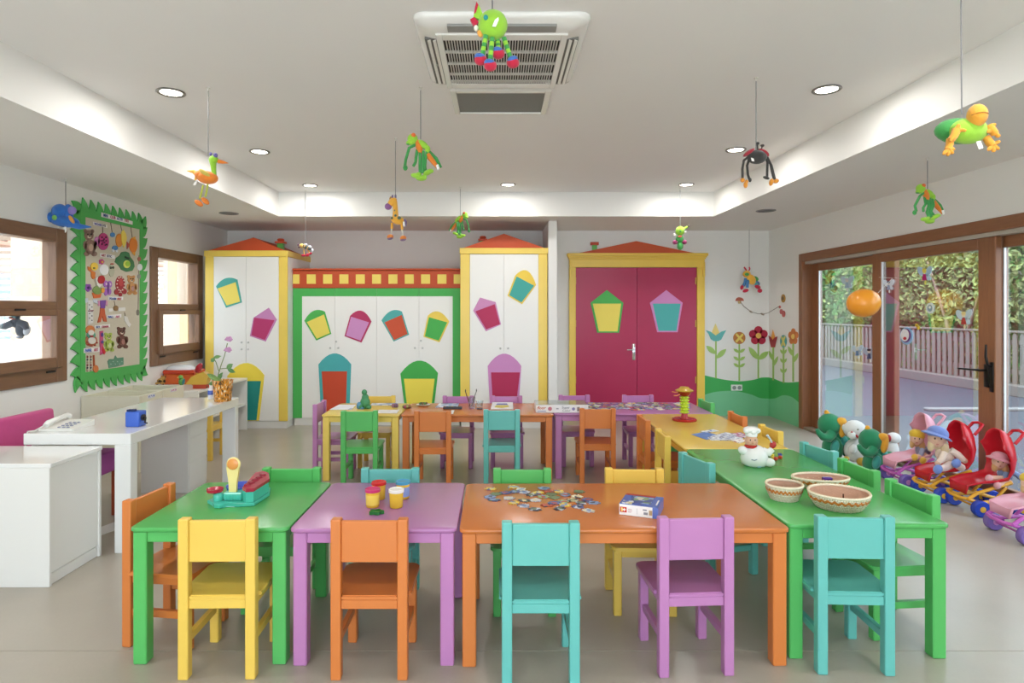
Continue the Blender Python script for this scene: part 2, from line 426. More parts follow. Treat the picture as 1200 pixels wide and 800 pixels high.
Dc = 7.55
def cupboard():
    x0, x1 = -2.495, plx(539.5, Dc) + .0
    r = thing('cupboard', 'wide white cupboard framed in green under a brick frieze with yellow squares', 'cupboard', ((x0+x1)/2, (Dc+YB)/2, 0))
    ym = YB - .002
    zt, zf, zg = plz(314.6, Dc), plz(337.4, Dc), plz(347, Dc)
    MB().box(x0 + .006, x1 - .004, Dc + .022, ym, .09, zf, .002).build('carcass', DOORW, r)
    MB().box(x0 + .01, x1 - .01, Dc + .012, ym - .02, 0, .088, .002).build('plinth', mat('#e2e1dc', .5), r)
    fz = MB().box(x0, x1, Dc - .012, ym, zf, zt - .025, .003).build('frieze', flat(BRICK), r)
    MB().box(x0 - .0, x1, Dc - .03, Dc + .05, zt - .022, zt, .004).build('cornice', flat(BRICK), r)
    gm = flat('#47b253')
    seams = [plx(p, Dc) for p in (354, 392.5, 441.5, 491, 530.5)]
    ds = []
    for i in range(4):
        a = x0 if i == 0 else seams[i]; c = x1 if i == 3 else seams[i+1]
        d = MB().box(a + .001, c - .001, Dc, Dc + .02, .092, zf - .002, .001).build('door', DOORW, r); ds.append(d)
        MB().box(a + .001, c - .001, Dc - .003, Dc + .0, zg, zf - .002).build('green_edge', gm, d)
        if i == 0: MB().box(x0, seams[0], Dc - .003, Dc, .092, zg).build('green_edge', gm, d)
        if i == 3: MB().box(seams[4], x1, Dc - .003, Dc, .092, zg).build('green_edge', gm, d)
    for i in range(11):
        cx0 = 365.2 + 19.1 * (i - 1) - 5.3; cx1 = cx0 + 10.6
        a, c = max(plx(cx0, Dc), x0 + .002), min(plx(cx1, Dc), x1 - .002)
        MB().box(a, c, Dc - .016, Dc - .012, plz(332.5, Dc), plz(321.5, Dc), .001).build('square', flat('#f0d766'), fz)
    for px, py in ((387.5, 407.5), (397, 407.5), (394.5, 400), (486.5, 407.5), (495.5, 407.5), (493.5, 399)): knob(ds[0 if px < 392.5 else 1 if px < 441 else 2 if px < 491 else 3], px, py, Dc)
    L = lambda *a: lantern(r, Dc, S4, O4, *a)
    L(dome((56, 386), (92, 347), (136, 350), (161, 437), (103, 463)), [(66, 391), (133, 361), (156, 434), (105, 456)], LGRE, '#f0dc62')
    L(dome((235, 366), (280, 347), (318, 389), (279, 471), (213, 446)), [(239, 370), (309, 392), (276, 463), (219, 443)], '#b92b5f', '#cf8ec5')
    L(dome((357, 384), (395, 347), (437, 350), (465, 440), (405, 467)), [(369, 392), (436, 363), (459, 437), (407, 461)], '#4fb0ab', '#cf4f28')
    L(dome((538, 366), (580, 350), (622, 389), (584, 470), (521, 448)), [(543, 372), (614, 392), (581, 463), (527, 446)], '#f0d257', '#45b34e')
    L(dome((111, 556), (175, 513), (239, 556), (231, 760), (122, 760)), [(124, 583), (223, 583), (217, 758), (135, 758)], '#48aeb0', '#c94520')
    L(dome((431, 592), (505, 541), (578, 590), (557, 760), (453, 760)), [(445, 612), (565, 612), (548, 758), (462, 758)], '#3fae4a', '#f3e154')
cupboard()

# ---------------------------------------------------------------- double doors with a house front
def double_door():
    D = YB
    r = structure(thing('door_2', None, None, (1.85, YB, 0)))
    X = lambda p: (p - CX) * D / F
    yl = paint('#efca51')
    xo0, xo1, xi0, xi1 = X(666.6), X(824.6), X(674.3), X(815.6)
    zt = plz(313.4, D); zc0, zc1 = plz(303.8, D), plz(298, D)
    for a, c in ((xo0, xi0), (xi1, xo1)): MB().box(a, c, D - .05, D - .001, 0, zt, .004).build('jamb', yl, r)
    MB().box(xo0 + .001, xo1 - .001, D - .052, D - .001, zt, zc0, .004).build('lintel', yl, r)
    # stepped and flared cornice
    bb = MB()
    for i, (o, za, zb) in enumerate(((.015, zc0, zc0 + .02), (.03, zc0 + .02, zc0 + .04), (.05, zc0 + .04, zc1 + .01))):
        bb.box(xo0 - o * .6, xo1 + o * .6, D - .05 - o, D - .001, za, zb, .003)
    bb.build('cornice', yl, r)
    for a in (xo0 + .002, xo1 - .032): MB().box(a, a + .03, D - .075, D - .05, zt - .13, zt + .07, .006).build('bracket', yl, r)
    MB().prism([(X(676), D - .06, zc1 + .009), (X(814), D - .06, zc1 + .009), (X(744.6), D - .06, plz(283, D) + .0)], (0, .055, 0)).build('pediment', flat('#cb5325'), r)
    # chimney on the pediment
    c = MB().box(X(693.5), X(699), D - .05, D - .01, zc1 + .03, plz(287.5, D), .002).build('chimney', paint('#5fb04e'), r)
    MB().box(X(691.5), X(701), D - .055, D - .006, plz(287.5, D), plz(284, D), .003).build('chimney_cap', flat('#c2492a'), c)
    mg = mat('#b11f50', .32, .06, 3, .02, 40)
    ms = X(746)
    lv = []
    for a, c_ in ((xi0, ms), (ms, xi1)):
        lv.append(MB().box(a + .002, c_ - .002, D - .032, D - .002, .006, zt - .003, .002).build('door_leaf', mg, r))
    F5, A5 = onB(D - .032), lambda ps: [(640 + x / 3.077, 250 + y / 3.077) for x, y in ps]
    for leaf, out, inn, oc, ic in ((lv[0], [(219, 276), (278, 322), (263, 430), (184, 430), (160, 322)], [(168, 325), (270, 325), (257, 425), (190, 425)], '#4bb552', '#f3df62'),
                                   (lv[1], [(433, 276), (492, 322), (474, 428), (400, 428), (374, 322)], [(384, 325), (484, 325), (469, 423), (405, 423)], '#d58bc2', '#4fb2ad')):
        o = slab('cut_out', flat(oc), A5(out), F5, .001, .005, leaf)
        slab('pane', flat(ic), A5(inn), F5, .0065, .003, o)
    ch = mat('#d8d8d6', .2, metal=.9)
    q = P(742, 412, D)
    hb = MB().box(q.x - .02, q.x + .02, D - .04, D - .033, q.z - .11, q.z + .11, .003)
    hb.tube([(q.x, D - .04, q.z + .03), (q.x, D - .075, q.z + .03), (q.x - .02, D - .08, q.z + .03), (q.x - .10, D - .078, q.z + .03)], .009)
    hb.build('door_handle', ch, lv[0], True)
    for px, k in ((674.5, 0), (815.4, 1)):
        for py in (329, 379, 445): MB().lathe([(.007, -.045), (.007, .045)], P(px, py, D - .04), 10).build('hinge', mat('#d7c04c', .4), lv[k])
double_door()

# ---------------------------------------------------------------- painted meadow in the far right corner
def flower(label, frame, stem, leaves, head, group=None):
    """stem: (x, ytop, ybase); leaves: list of (x0,y0, tipx,tipy, w); head: list of (name, hex, outlines, layer)"""
    f, n = frame
    base = f(stem[0], stem[2])
    r = thing('flower_cut_out', label, 'flower decal', tuple(base + n * .001), 'painted flowers above the green hills')
    slab('stem', flat('#9cc162'), [(stem[0]-.9, stem[1]), (stem[0]+.9, stem[1]), (stem[0]+.9, stem[2]), (stem[0]-.9, stem[2])], frame, .001, .004, r)
    for (a, b_, c, d, w_) in leaves:
        mx, my = (a+c)/2, (b_+d)/2; nx, ny = -(d-b_), (c-a); l = math.hypot(nx, ny) or 1; nx, ny = nx/l*w_, ny/l*w_
        slab('leaf', flat('#a3c76a'), bez((a, b_), (mx+nx, my+ny), (c, d), 6) + bez((c, d), (mx-nx, my-ny), (a, b_), 6)[1:-1], frame, .002, .004, r)
    for nm, hx, outs, lay in head: slabs(nm, flat(hx), outs, frame, .002 + .003 * lay, .004, r)
BW = onB(YB); RW = onR(XR)
q = lambda x, y: (820 + x / 3.808, 290 + y / 3.808)
def Q(*ps): return [q(*p) for p in ps]
flower('teal painted tulip with yellow middle, beside the yellow door frame', BW, (*q(72, 400), 443), [(*q(72, 475), *q(29, 438), 6), (*q(72, 495), *q(118, 452), 6)],
    [('petal', '#f0dc86', [Q((50, 385), (70, 338), (90, 385), (80, 405), (60, 405))], 0),
     ('bloom', '#5fb3b0', [Q((26, 368), (48, 375), (70, 392), (95, 375), (118, 368), (105, 390), (95, 410), (82, 417), (62, 417), (48, 408), (40, 388))], 1)])
flower('round brown painted flower with yellow cross on tiered leaf stem', BW, (*q(176, 428), 446),
    [(*q(176, y + 14), *q(176 + s * 26, y - 4), 3.4) for y in (455, 490, 520) for s in (-1, 1)],
    [('bloom', '#b9773a', [ring(*q(176, 403), 7.2)], 0),
     ('cross', '#e8d36a', [Q((158, 388), (164, 381), (195, 416), (189, 424)), ], 1), ('cross', '#e8d36a', [Q((189, 382), (195, 389), (164, 424), (157, 417))], 2)])
def petals(cx, cy, R, r, n, a0=0.0, k=1.0):
    return [ring(cx + k * R * math.cos(a0 + 2*PI*i/n), cy + R * math.sin(a0 + 2*PI*i/n), k * r, r, 14) for i in range(n)]
flower('big crimson painted daisy with yellow centre, on the back wall', BW, (*q(261, 420), 443), [(*q(261, 500), *q(218, 443), 6.5), (*q(261, 500), *q(306, 463), 6.5)],
    [('petal', '#b2223f', [pt], 0) for pt in petals(*q(261, 393), 6.4, 4.9, 5, -PI/2)] + [('flower_centre', '#e9b65e', [ring(*q(261, 393), 3.2)], 1)])
flower('dark red painted tulip with orange middle, just beside the room corner', RW, (*q(329, 430), 445.5), [(*q(329, 505), *q(310, 460), 3.5), (*q(329, 530), *q(350, 485), 3.5)],
    [('petal', '#e8a64b', [Q((320, 400), (328, 366), (338, 400), (332, 415), (324, 415))], 0),
     ('bloom', '#a63a3d', [Q((309, 392), (320, 400), (328, 412), (338, 400), (349, 397), (343, 420), (338, 445), (321, 445), (315, 420))], 1)])
flower('small teal and yellow round painted flower with heart shaped leaves', RW, (*q(375, 440), 448.5),
    [(*q(375, y + 16), *q(375 + s * 14, y - 6), 2.6) for y in (460, 500, 545) for s in (-1, 1)],
    [('bloom', '#57aaa9', [ring(*q(375, 418), 3.9, 7.4)], 0), ('cross', '#d9cf6c', [Q((365, 400), (370, 396), (386, 436), (380, 442))], 1), ('cross', '#d9cf6c', [Q((381, 394), (386, 400), (371, 442), (365, 438))], 2)])
flower('orange painted daisy with yellow centre, next to the glazed doors', RW, (*q(418, 425), 447), [(*q(418, 485), *q(396, 440), 4), (*q(418, 515), *q(440, 470), 4)],
    [('petal', '#d9813f', [pt], 0) for pt in petals(*q(419, 397), 5.6, 4.2, 5, -PI/2, .62)] + [('flower_centre', '#ecc163', [ring(*q(419, 397), 2.1, 3.0)], 1)])
def smooth(pts, n=8):
    out = []
    for i in range(len(pts) - 1):
        p0, p1, p2, p3 = pts[max(i-1, 0)], pts[i], pts[i+1], pts[min(i+2, len(pts)-1)]
        for k in range(n):
            t = k / n
            out.append(tuple(.5 * (2*p1[a] + (p2[a]-p0[a])*t + (2*p0[a]-5*p1[a]+4*p2[a]-p3[a])*t*t + (3*p1[a]-p0[a]-3*p2[a]+p3[a])*t**3) for a in (0, 1)))
    return out + [pts[-1]]
mur = thing('hill_mural', 'rolling green hills painted along the skirting in the meadow corner', 'mural', (3.2, YB - .002, 0))
xc = CX + F * XR / YB
da = smooth([(825.2, 439.5), (836, 442), (848, 444.5), (866, 446.5), (882, 445), (892, 442.3), (xc, 442)])
lb = smooth([(825.2, 462.5), (836, 459.5), (848, 458), (862, 458), (880, 462), (890, 466), (xc, 467)])
slab('dark_hill', flat('#3fae57'), da + lb[::-1], BW, .0005, .002, mur)
slab('light_hill', flat('#79c795'), lb + [(xc, 487.2), (825.2, 487.2)], BW, .0005, .0022, mur)
da = smooth([(xc, 442), (907, 443.5), (916, 447), (925, 448), (937, 447)]); lb = smooth([(xc, 467), (909, 466.5), (918, 463), (928, 465), (937, 472)])
slab('dark_hill', flat('#3fae57'), da + lb[::-1], RW, .0005, .002, mur)
slab('light_hill', flat('#79c795'), lb + [(937, 501), (xc, 487.2)], RW, .0005, .0022, mur)
# double socket in the hill
so = thing('wall_socket', 'white double wall socket set into the painted hill', 'socket', tuple(P(863, 454, YB - .004)))
c = P(863, 454, YB)
MB().box(c.x - .075, c.x + .075, YB - .015, YB - .003, c.z - .04, c.z + .04, .004).build('plate', plas('#e4ebe6'), so)
for s in (-1, 1):
    MB().lathe([(.026, 0), (.026, .003), (.02, .002)], (c.x + s * .034, YB - .015, c.z), 18, rot=Matrix.Rotation(PI/2, 3, 'X')).build('socket_hole', plas('#8f9a95'), so)

# ---------------------------------------------------------------- air conditioner, lamps and grilles in the ceiling
def aircon():
    x0, x1, y0, y1 = -.385, .425, 2.77, 3.60
    r = thing('air_conditioner', 'square white ceiling air conditioner with slotted grille and open louvres', 'air conditioner', ((x0+x1)/2, (y0+y1)/2, ZC))
    wm = plas('#e3e2de'); gm = mat('#8f8f8c', .6); dk = mat('#211f1d', .8)
    xm, ym = (x0+x1)/2, (y0+y1)/2
    hx, hy = (x1-x0)/2, (y1-y0)/2
    # tapered cover ring with rounded corners
    def rr(hx, hy, rad, z, n=6):
        o = []
        for cx_, cy_, a0 in ((hx-rad, hy-rad, 0), (-hx+rad, hy-rad, PI/2), (-hx+rad, -hy+rad, PI), (hx-rad, -hy+rad, 1.5*PI)):
            for k in range(n+1):
                a = a0 + PI/2*k/n; o.append((xm + cx_ + rad*math.cos(a), ym + cy_ + rad*math.sin(a), z))
        return o
    b = MB(); b.grid([rr(hx, hy, .06, ZC - .0005), rr(hx, hy, .06, ZC - .012), rr(hx-.012, hy-.012, .055, ZC - .028), rr(hx-.09, hy-.09, .02, ZC - .046), rr(hx-.118, hy-.118, .01, ZC - .048), rr(hx-.12, hy-.12, .01, ZC - .03)], True)
    b.build('cover', wm, r, True)
    gx0, gx1, gy0, gy1 = -.26, .30, 2.945, 3.52
    zg = ZC - .047
    MB().box(gx0 - .022, gx1 + .022, gy0 - .05, gy1 + .045, zg + .006, zg + .010).build('filter', dk, r)
    b = MB()
    for a in ((gx0 - .03, gx0, gy0 - .06, gy1 + .06), (gx1, gx1 + .03, gy0 - .06, gy1 + .06), (gx0, gx1, gy0 - .06, gy0), (gx0, gx1, gy1, gy1 + .055)): b.box(*a, zg - .008, zg + .01, .002)
    g = b.build('grille_frame', wm, r)
    b = MB(); n = 42
    for i in range(1, n): 
        x = gx0 + (gx1-gx0)*i/n; b.box(x - .0027, x + .0027, gy0, gy1, zg - .006, zg + .003)
    tag(b.build('grille_bar', mat('#c9c7c1', .5), g), kind='stuff')
    for i in range(1, 4):
        y = gy0 + (gy1-gy0)*i/4; MB().box(gx0, gx1, y - .006, y + .006, zg - .007, zg + .004).build('cross_bar', mat('#c9c7c1', .5), g)
    # outlets: near strip, two side louvres, far strip
    MB().box(gx0 + .03, gx1 - .03, y0 + .042, y0 + .105, ZC - .0475, ZC - .036).build('outlet', gm, r)
    for s, xa in ((-1, x0 + .038), (1, x1 - .096)):
        o = MB().box(xa, xa + .058, gy0 - .0, gy1 + .0, ZC - .0475, ZC - .035).build('outlet', mat('#6f6e6a', .7), r)
        for k in range(2):
            xx = xa + .012 + .026 * k
            MB().box(xx, xx + .016, gy0 + .005, gy1 - .005, ZC - .053, ZC - .049, .001, rot=Matrix.Rotation(.4 * s, 3, 'Y')).build('louvre', wm, o)
    MB().box(gx0 + .03, gx1 - .03, y1 - .085, y1 - .045, ZC - .0475, ZC - .036).build('outlet', gm, r)
    for x in (-.31,): MB().lathe([(.012, 0), (.010, -.004)], (x, 3.25, ZC - .049), 14).build('screw', gm, r)
aircon()
rv = thing('ceiling_vent', 'flat white ceiling vent with grey mesh just beyond the air conditioner', 'vent', (.02, 3.96, ZC))
b = MB()
for a in ((-.285, -.25, 3.72, 4.16), (.29, .325, 3.72, 4.16), (-.25, .29, 3.72, 3.755), (-.25, .29, 4.14, 4.16)): b.box(*a, ZC - .022, ZC, .003)
fv = b.build('vent_frame', plas('#dfdeda'), rv)
MB().box(-.25, .29, 3.755, 4.14, ZC - .012, ZC - .006).build('vent_mesh', mat('#858581', .8, .15, 300, .4, 400), rv)
LAMP_POS = []
def downlight(x, y, label):
    r = thing('downlight', label, 'ceiling light', (x, y, ZC), 'round recessed ceiling downlights')
    MB().lathe([(.062, -.001), (.082, -.001), (.084, -.006), (.078, -.011), (.064, -.008)], (x, y, ZC), 28, close=False).build('ring', mat('#8d8b87', .35, metal=.7), r, True)
    MB().lathe([(.001, -.005), (.062, -.005)], (x, y, ZC), 24, close=False).build('lens', LENS, r)
    la = bpy.data.lights.new('downlight_lamp', 'AREA'); la.shape = 'DISK'; la.size = .12; la.energy = LAMP_W; la.color = (1, .975, .95); la.spread = PI
    lo = bpy.data.objects.new('downlight_lamp', la); COL.objects.link(lo); lo.location = (0, 0, -.016); lo.parent = r
LENS = emis('#fff6e6', 9.0)
for x, y, l in ((-2.0, 3.79, 'round downlight over the long white desk, near the orange bird toy'), (-2.0, 5.2, 'round downlight over the cream bins, middle of the row above the desk side'), (-2.0, 6.6, 'round downlight in the tray corner nearest the first wardrobe'),
                (.11, 6.56, 'round downlight above the second wardrobe, alone in the middle of the ceiling'),
                (2.0, 6.56, 'round downlight in the tray corner before the magenta doors'), (1.98, 5.14, 'round downlight right behind the black ladybird toy'), (1.99, 3.74, 'round downlight between ladybird toy and turtle toy')):
    downlight(x, y, l)
for x in (-2.0, 2.0):                                             # unseen lamps added behind the camera as interior fill
    for y, nth in ((2.1, 'fourth'), (.5, 'fifth'), (-1.1, 'sixth')): downlight(x, y, '%s added fill downlight of the %s side row, counted from the far wall' % (nth, 'desk' if x < 0 else 'glazed door'))
for x, y, l in ((-2.93, 6.75, 'flat grey round speaker grille in the soffit above the first wardrobe'), (2.85, 6.57, 'flat grey round speaker grille in the soffit above the glazed doors')):
    r = thing('ceiling_speaker', l, 'speaker', (x, y, ZS))
    MB().lathe([(.085, -.001), (.10, -.001), (.10, -.007), (.085, -.009)], (x, y, ZS), 28, close=False).build('ring', mat('#8d8c8c', .5), r, True)
    MB().lathe([(.001, -.006), (.086, -.006)], (x, y, ZS), 24, close=False).build('speaker_mesh', mat('#77777a', .8, .15, 300, .3, 400), r)

# ---------------------------------------------------------------- tables
def shade(h, k):
    return '#' + ''.join('%02x' % int(int(h[i:i+2], 16) * k) for i in (1, 3, 5))
def table(label, x0, x1, y0, y1, hx, rot=0.0, H=.545):
    cx, cy = (x0+x1)/2, (y0+y1)/2; a, c = (x1-x0)/2, (y1-y0)/2
    r = thing('table', label, 'table', (cx, cy, 0), 'low wooden tables'); r.rotation_euler = (0, 0, rot)
    m = paint(hx)
    b = MB(); rad = .03
    pts = []
    for sx, sy, a0 in ((1, 1, 0), (-1, 1, PI/2), (-1, -1, PI), (1, -1, 1.5*PI)):
        for k in range(6):
            t = a0 + PI/2*k/5; pts.append((sx*(a-rad) + rad*math.cos(t), sy*(c-rad) + rad*math.sin(t)))
    def rg(d, z): return [(x - d*(1 if x > 0 else -1)*(1), y - d*(1 if y > 0 else -1), z) for x, y in pts]
    rows = [rg(.004, H-.018), rg(0, H-.014), rg(0, H-.005), rg(.0015, H-.0015), rg(.005, H)]
    b.grid(rows, True); b.bm.faces.new([b.bm.verts.new(Vector(p)) for p in rows[0]]); b.bm.faces.new([b.bm.verts.new(Vector(p)) for p in rows[-1]])
    bmesh.ops.remove_doubles(b.bm, verts=b.bm.verts, dist=1e-5)
    b.build('tabletop', mat(shade(hx, .94), .25, .06, 4, .03, 30), r, True, True)  # tabletop colour darkened to stand in for the grazing sheen
    L_ = .054; i = .012
    for sx in (-1, 1):
        for sy in (-1, 1):
            X0 = sx*(a-i) - (L_ if sx > 0 else 0); Y0 = sy*(c-i) - (L_ if sy > 0 else 0)
            MB().box(X0, X0+L_, Y0, Y0+L_, 0, H-.018, .004).build('leg', m, r, False, True)
    for s in (-1, 1):
        yy = s*(c-i-.006); MB().box(-a+i+L_, a-i-L_, min(yy, yy-s*.022), max(yy, yy-s*.022), H-.062, H-.018, .002).build('apron', m, r, False, True)
        xx = s*(a-i-.006); MB().box(min(xx, xx-s*.022), max(xx, xx-s*.022), -c+i+L_, c-i-L_, H-.062, H-.018, .002).build('apron', m, r, False, True)
    return r
table('square green table with the toy dough machine on it', -1.455, -.826, 2.435, 3.09, GRE)
table('square purple table with the dough tubs on it', -.818, -.160, 2.425, 3.08, PUR)
table('long orange table with scattered puzzle pieces and a blue puzzle box', -.152, 1.15, 2.42, 3.07, ORA, .006)
table('long green table with the woven baskets on it', 1.163, 1.818, 2.475, 3.825, GRE)
table('long yellow table with the red spindle toy on it', 1.160, 1.812, 3.832, 5.13, YEL)
table('long purple table covered in puzzle pieces before the magenta doors', .470, 1.80, 5.138, 5.79, PUR)
table('long orange table with brushes and papers before the cupboard', -.795, .463, 5.08, 5.73, ORA)
table('square yellow table with the green figurine on it', -1.45, -.803, 5.075, 5.725, '#efcf63')

# ---------------------------------------------------------------- chairs
def chair_proto(hx):
    m = paint(hx)
    r = thing('child_chair', '-', 'chair', (0, 0, 0), 'small wooden chairs'); 
    A = dict(parent=r, local=True)
    for s in (-1, 1):
        x0, x1 = (.107, .146) if s > 0 else (-.146, -.107)
        MB().box(x0, x1, 0, .040, 0, .609, .005, 2).build('back_post', m, r, False, True)
        x0, x1 = (.107, .144) if s > 0 else (-.144, -.107)
        MB().box(x0, x1, .266, .304, 0, .302, .004).build('front_leg', m, r, False, True)
        x0, x1 = (.113, .135) if s > 0 else (-.135, -.113)
        MB().box(x0, x1, .040, .266, .266, .302, .002).build('side_rail', m, r, False, True)
        MB().box(x0, x1, .040, .266, .128, .158, .002).build('stretcher', m, r, False, True)
    MB().box(-.107, .107, .009, .029, .444, .601, .004, 2).build('backrest', m, r, False, True)
    MB().box(-.107, .107, .009, .029, .267, .302, .002).build('rear_rail', m, r, False, True)
    MB().box(-.107, .107, .275, .296, .267, .302, .002).build('front_rail', m, r, False, True)
    pts = [(-.106, .008), (.106, .008), (.106, .042), (.156, .042)]
    for k in range(6):
        t = PI/2*k/5; pts.append((.156 - .03 + .03*math.cos(t), .318 - .03 + .03*math.sin(t)))
    for k in range(6):
        t = PI/2 + PI/2*k/5; pts.append((-.156 + .03 + .03*math.cos(t), .318 - .03 + .03*math.sin(t)))
    pts.append((-.156, .042)); pts.append((-.106, .042))
    b = MB(); b.prism([(x, y, .302) for x, y in pts], (0, 0, .017))
    bmesh.ops.bevel(b.bm, geom=[e for e in b.bm.edges if abs(e.verts[0].co.z - e.verts[1].co.z) < 1e-6], offset=.004, segments=2, affect='EDGES')
    b.build('seat', mat(hx, .28, .06, 4, .03, 30), r, True, True)
    return r
protos = {}; used = set()
def chair(hx, X, Y, deg, label):
    """X, Y: the middle of the back face; deg: the way it faces, 0 = into the room, away from the photographer"""
    if hx not in protos: protos[hx] = chair_proto(hx)
    p = protos[hx]
    a = math.radians(deg)
    if hx not in used:
        used.add(hx); p.location = (X, Y, 0); p.rotation_euler = (0, 0, a); p['label'] = label
        return p
    return dup(p, (X, Y, 0), a, label)
f_ = 'small wooden chairs'
chair(YEL, -1.066, 2.344, 1, 'yellow chair facing away at the square green table with the toy machine')
chair(ORA, -.487, 2.34, 0, 'orange chair facing away at the square purple table with the dough tubs')
chair(TEA, .162, 2.306, 0, 'teal chair facing away at the long orange table, below the scattered puzzle pieces')
chair(PUR, .763, 2.363, 3, 'purple chair facing away at the long orange table, hiding the puzzle box corner')
chair(TEA, 1.378, 2.372, -2, 'teal chair facing away at the end of the long green table with baskets')
chair(GRE, -1.04, 3.15, 180, 'green chair behind the square green table, only its top rail above the table')
chair(TEA, -.540, 3.14, 180, 'teal chair behind the square purple table and its dough tubs')
chair(GRE, .124, 3.13, 180, 'green chair behind the long orange table, beyond the scattered puzzle pieces')
chair(YEL, .688, 3.135, 178, 'yellow chair behind the long orange table, beyond the blue puzzle box')
chair(ORA, -1.545, 2.72, -98, 'orange chair at the outer end of the square green table, beside the white desk')
chair(GRE, 1.884, 2.79, 95, 'green chair with its back to the red strollers, nearest the table end with baskets')
chair(GRE, 1.884, 3.20, 94, 'green chair with its back to the toy elephants, between green and teal chairs')
chair(TEA, 1.895, 3.62, 100, 'teal chair on the window side of the long green table, beside the chef jar')
chair(TEA, 1.055, 3.34, -74, 'teal chair on the inner side of the long green table, beside the orange table')
chair(YEL, 1.055, 4.03, -92, 'yellow chair on the inner side of the long yellow table')
chair(ORA, 1.065, 4.60, -90, 'orange chair on the inner side of the long yellow table, near the purple table')
chair(YEL, 1.872, 4.20, 92, 'yellow chair on the window side of the long yellow table')
chair(ORA, 1.865, 4.76, 91, 'orange chair on the window side of the long yellow table, before the meadow mural')
chair(GRE, 1.858, 5.45, 93, 'green chair at the outer end of the purple table, below the meadow mural')
chair(GRE, -1.095, 4.89, 1, 'green chair facing away at the square yellow table with the green figurine')
chair(ORA, -.512, 4.87, 0, 'orange chair facing away at the far orange table with brushes')
chair(TEA, .034, 4.94, 0, 'teal chair facing away at the far orange table, beside the white game box')
chair(ORA, .812, 5.0, 0, 'orange chair facing away at the puzzle covered purple table')
chair(PUR, -1.56, 5.36, -90, 'purple chair at the outer end of the square yellow table, side view')
chair(YEL, -1.10, 5.80, 180, 'yellow chair behind the square yellow table, before the cupboard')
chair(PUR, -.365, 5.79, 180, 'purple chair behind the far orange table, beyond the brush jar')
chair(PUR, .085, 5.79, 180, 'purple chair behind the far orange table, before the crimson wardrobe cut-out')
chair(PUR, .722, 5.85, 180, 'purple chair behind the purple table, below the lantern of the first magenta leaf')
chair(PUR, 1.322, 5.85, 180, 'purple chair behind the purple table, below the teal lantern of the magenta door')
chair(YEL, -2.66, 5.90, 90, 'yellow chair seen under the far end of the white desk')
# ---------------------------------------------------------------- outside: terrace, fence, hedge, neighbour house
structure(MB().box(XR + .2, 30, -6, 30, -.15, -.02).build('terrace_ground', mat('#343d4a', .5, .12, 1.2, .1, 40)))
structure(MB().box(XL - .15, XR + .2, -14, YF, -.15, -.02).build('rear_bounce_ground', mat('#ebe6dd', .7, .08, 1.2)))  # unseen pale ground added to bounce sunlight up to the ceiling
structure(MB().box(-30, XL - .15, -6, 30, -.15, -.02).build('yard_ground', mat('#b9b4aa', .8, .1, 1.5)))
structure(MB().box(6.1, 8.55, 8.75, 8.87, -.02, .02, .01).build('kerb', mat('#6f7376', .7)))
structure(MB().box(8.55, 8.95, -4, 26, -.02, .16, .01).build('kerb', mat('#5c5a58', .7)))
fe = thing('picket_fence', 'pale wooden picket fence edging the terrace beyond the glazed doors', 'fence', (8.75, 11, 0))
fm = wood_v('#615a52'); pk = None
for i in range(132):
    y = 5.2 + i * .15
    if pk is None:
        b = MB(); b.prism([(8.735, -.045, .16), (8.735, .045, .16), (8.735, .045, .98), (8.735, 0, 1.03), (8.735, -.045, .98)], (.022, 0, 0))
        for v in b.bm.verts: v.co -= Vector((8.75, 0, 0))
        pk = b.build('picket', fm, fe, False, True); pk.location = (0, y - 11, 0)
    else:
        o = pk.copy(); COL.objects.link(o); o.location = (0, y - 11, 0)
for z in (.32, .82): MB().box(8.757, 8.80, 5.1, 25.1, z, z + .08, .004).build('fence_rail', wood_h('#5a544b'), fe)
MB().box(8.71, 8.82, 5.1, 25.1, 1.03, 1.065, .004).build('fence_cap', wood_h('#5f594f'), fe)
for i in range(9): MB().box(8.80, 8.90, 5.2 + i*2.4, 5.3 + i*2.4, -.02, 1.02, .004).build('fence_post', fm, fe)
def leaf_mat(cols):
    m = bpy.data.materials.new('leaves'); m.use_nodes = True
    N = m.node_tree.nodes; L = m.node_tree.links; b = N['Principled BSDF']; b.inputs['Roughness'].default_value = .5
    g = N.new('ShaderNodeNewGeometry'); r = N.new('ShaderNodeValToRGB')
    for i, c in enumerate(cols):
        e = r.color_ramp.elements[i] if i < 2 else r.color_ramp.elements.new(.5)
        e.position = i / (len(cols) - 1); e.color = lin(c)
    L.new(g.outputs['Random Per Island'], r.inputs[0]); L.new(r.outputs[0], b.inputs['Base Color'])
    b.inputs['Roughness'].default_value = .75; b.inputs['Specular IOR Level'].default_value = .15
    return m
def leaves(name, label, pts, size, cols, parent=None):
    vs, fs = [], []
    R = random.Random(len(pts))
    for p in pts:
        n = Vector((R.gauss(-.5, .7), R.gauss(0, .7), R.gauss(.35, .6))).normalized()
        a = n.orthogonal().normalized(); a = (Matrix.Rotation(R.uniform(0, 6.28), 3, n) @ a); c = n.cross(a)
        s = size * R.uniform(.6, 1.3); k = len(vs)
        for u, v, q_ in ((-1, 0, 0), (-.1, -.5, .15), (1, 0, -.1), (-.1, .5, .15)):
            vs.append(tuple(Vector(p) + a*u*s + c*v*s + n*q_*s))
        fs += [(k, k+1, k+2), (k, k+2, k+3)]
    me = bpy.data.meshes.new(name); me.from_pydata(vs, [], fs); me.materials.append(leaf_mat(cols))
    o = bpy.data.objects.new(name, me); COL.objects.link(o); o.parent = parent
    return o
R = random.Random(3)
hr = thing('hedge', 'tall leafy green hedge growing behind the picket fence', 'hedge', (10.6, 14, -.02))
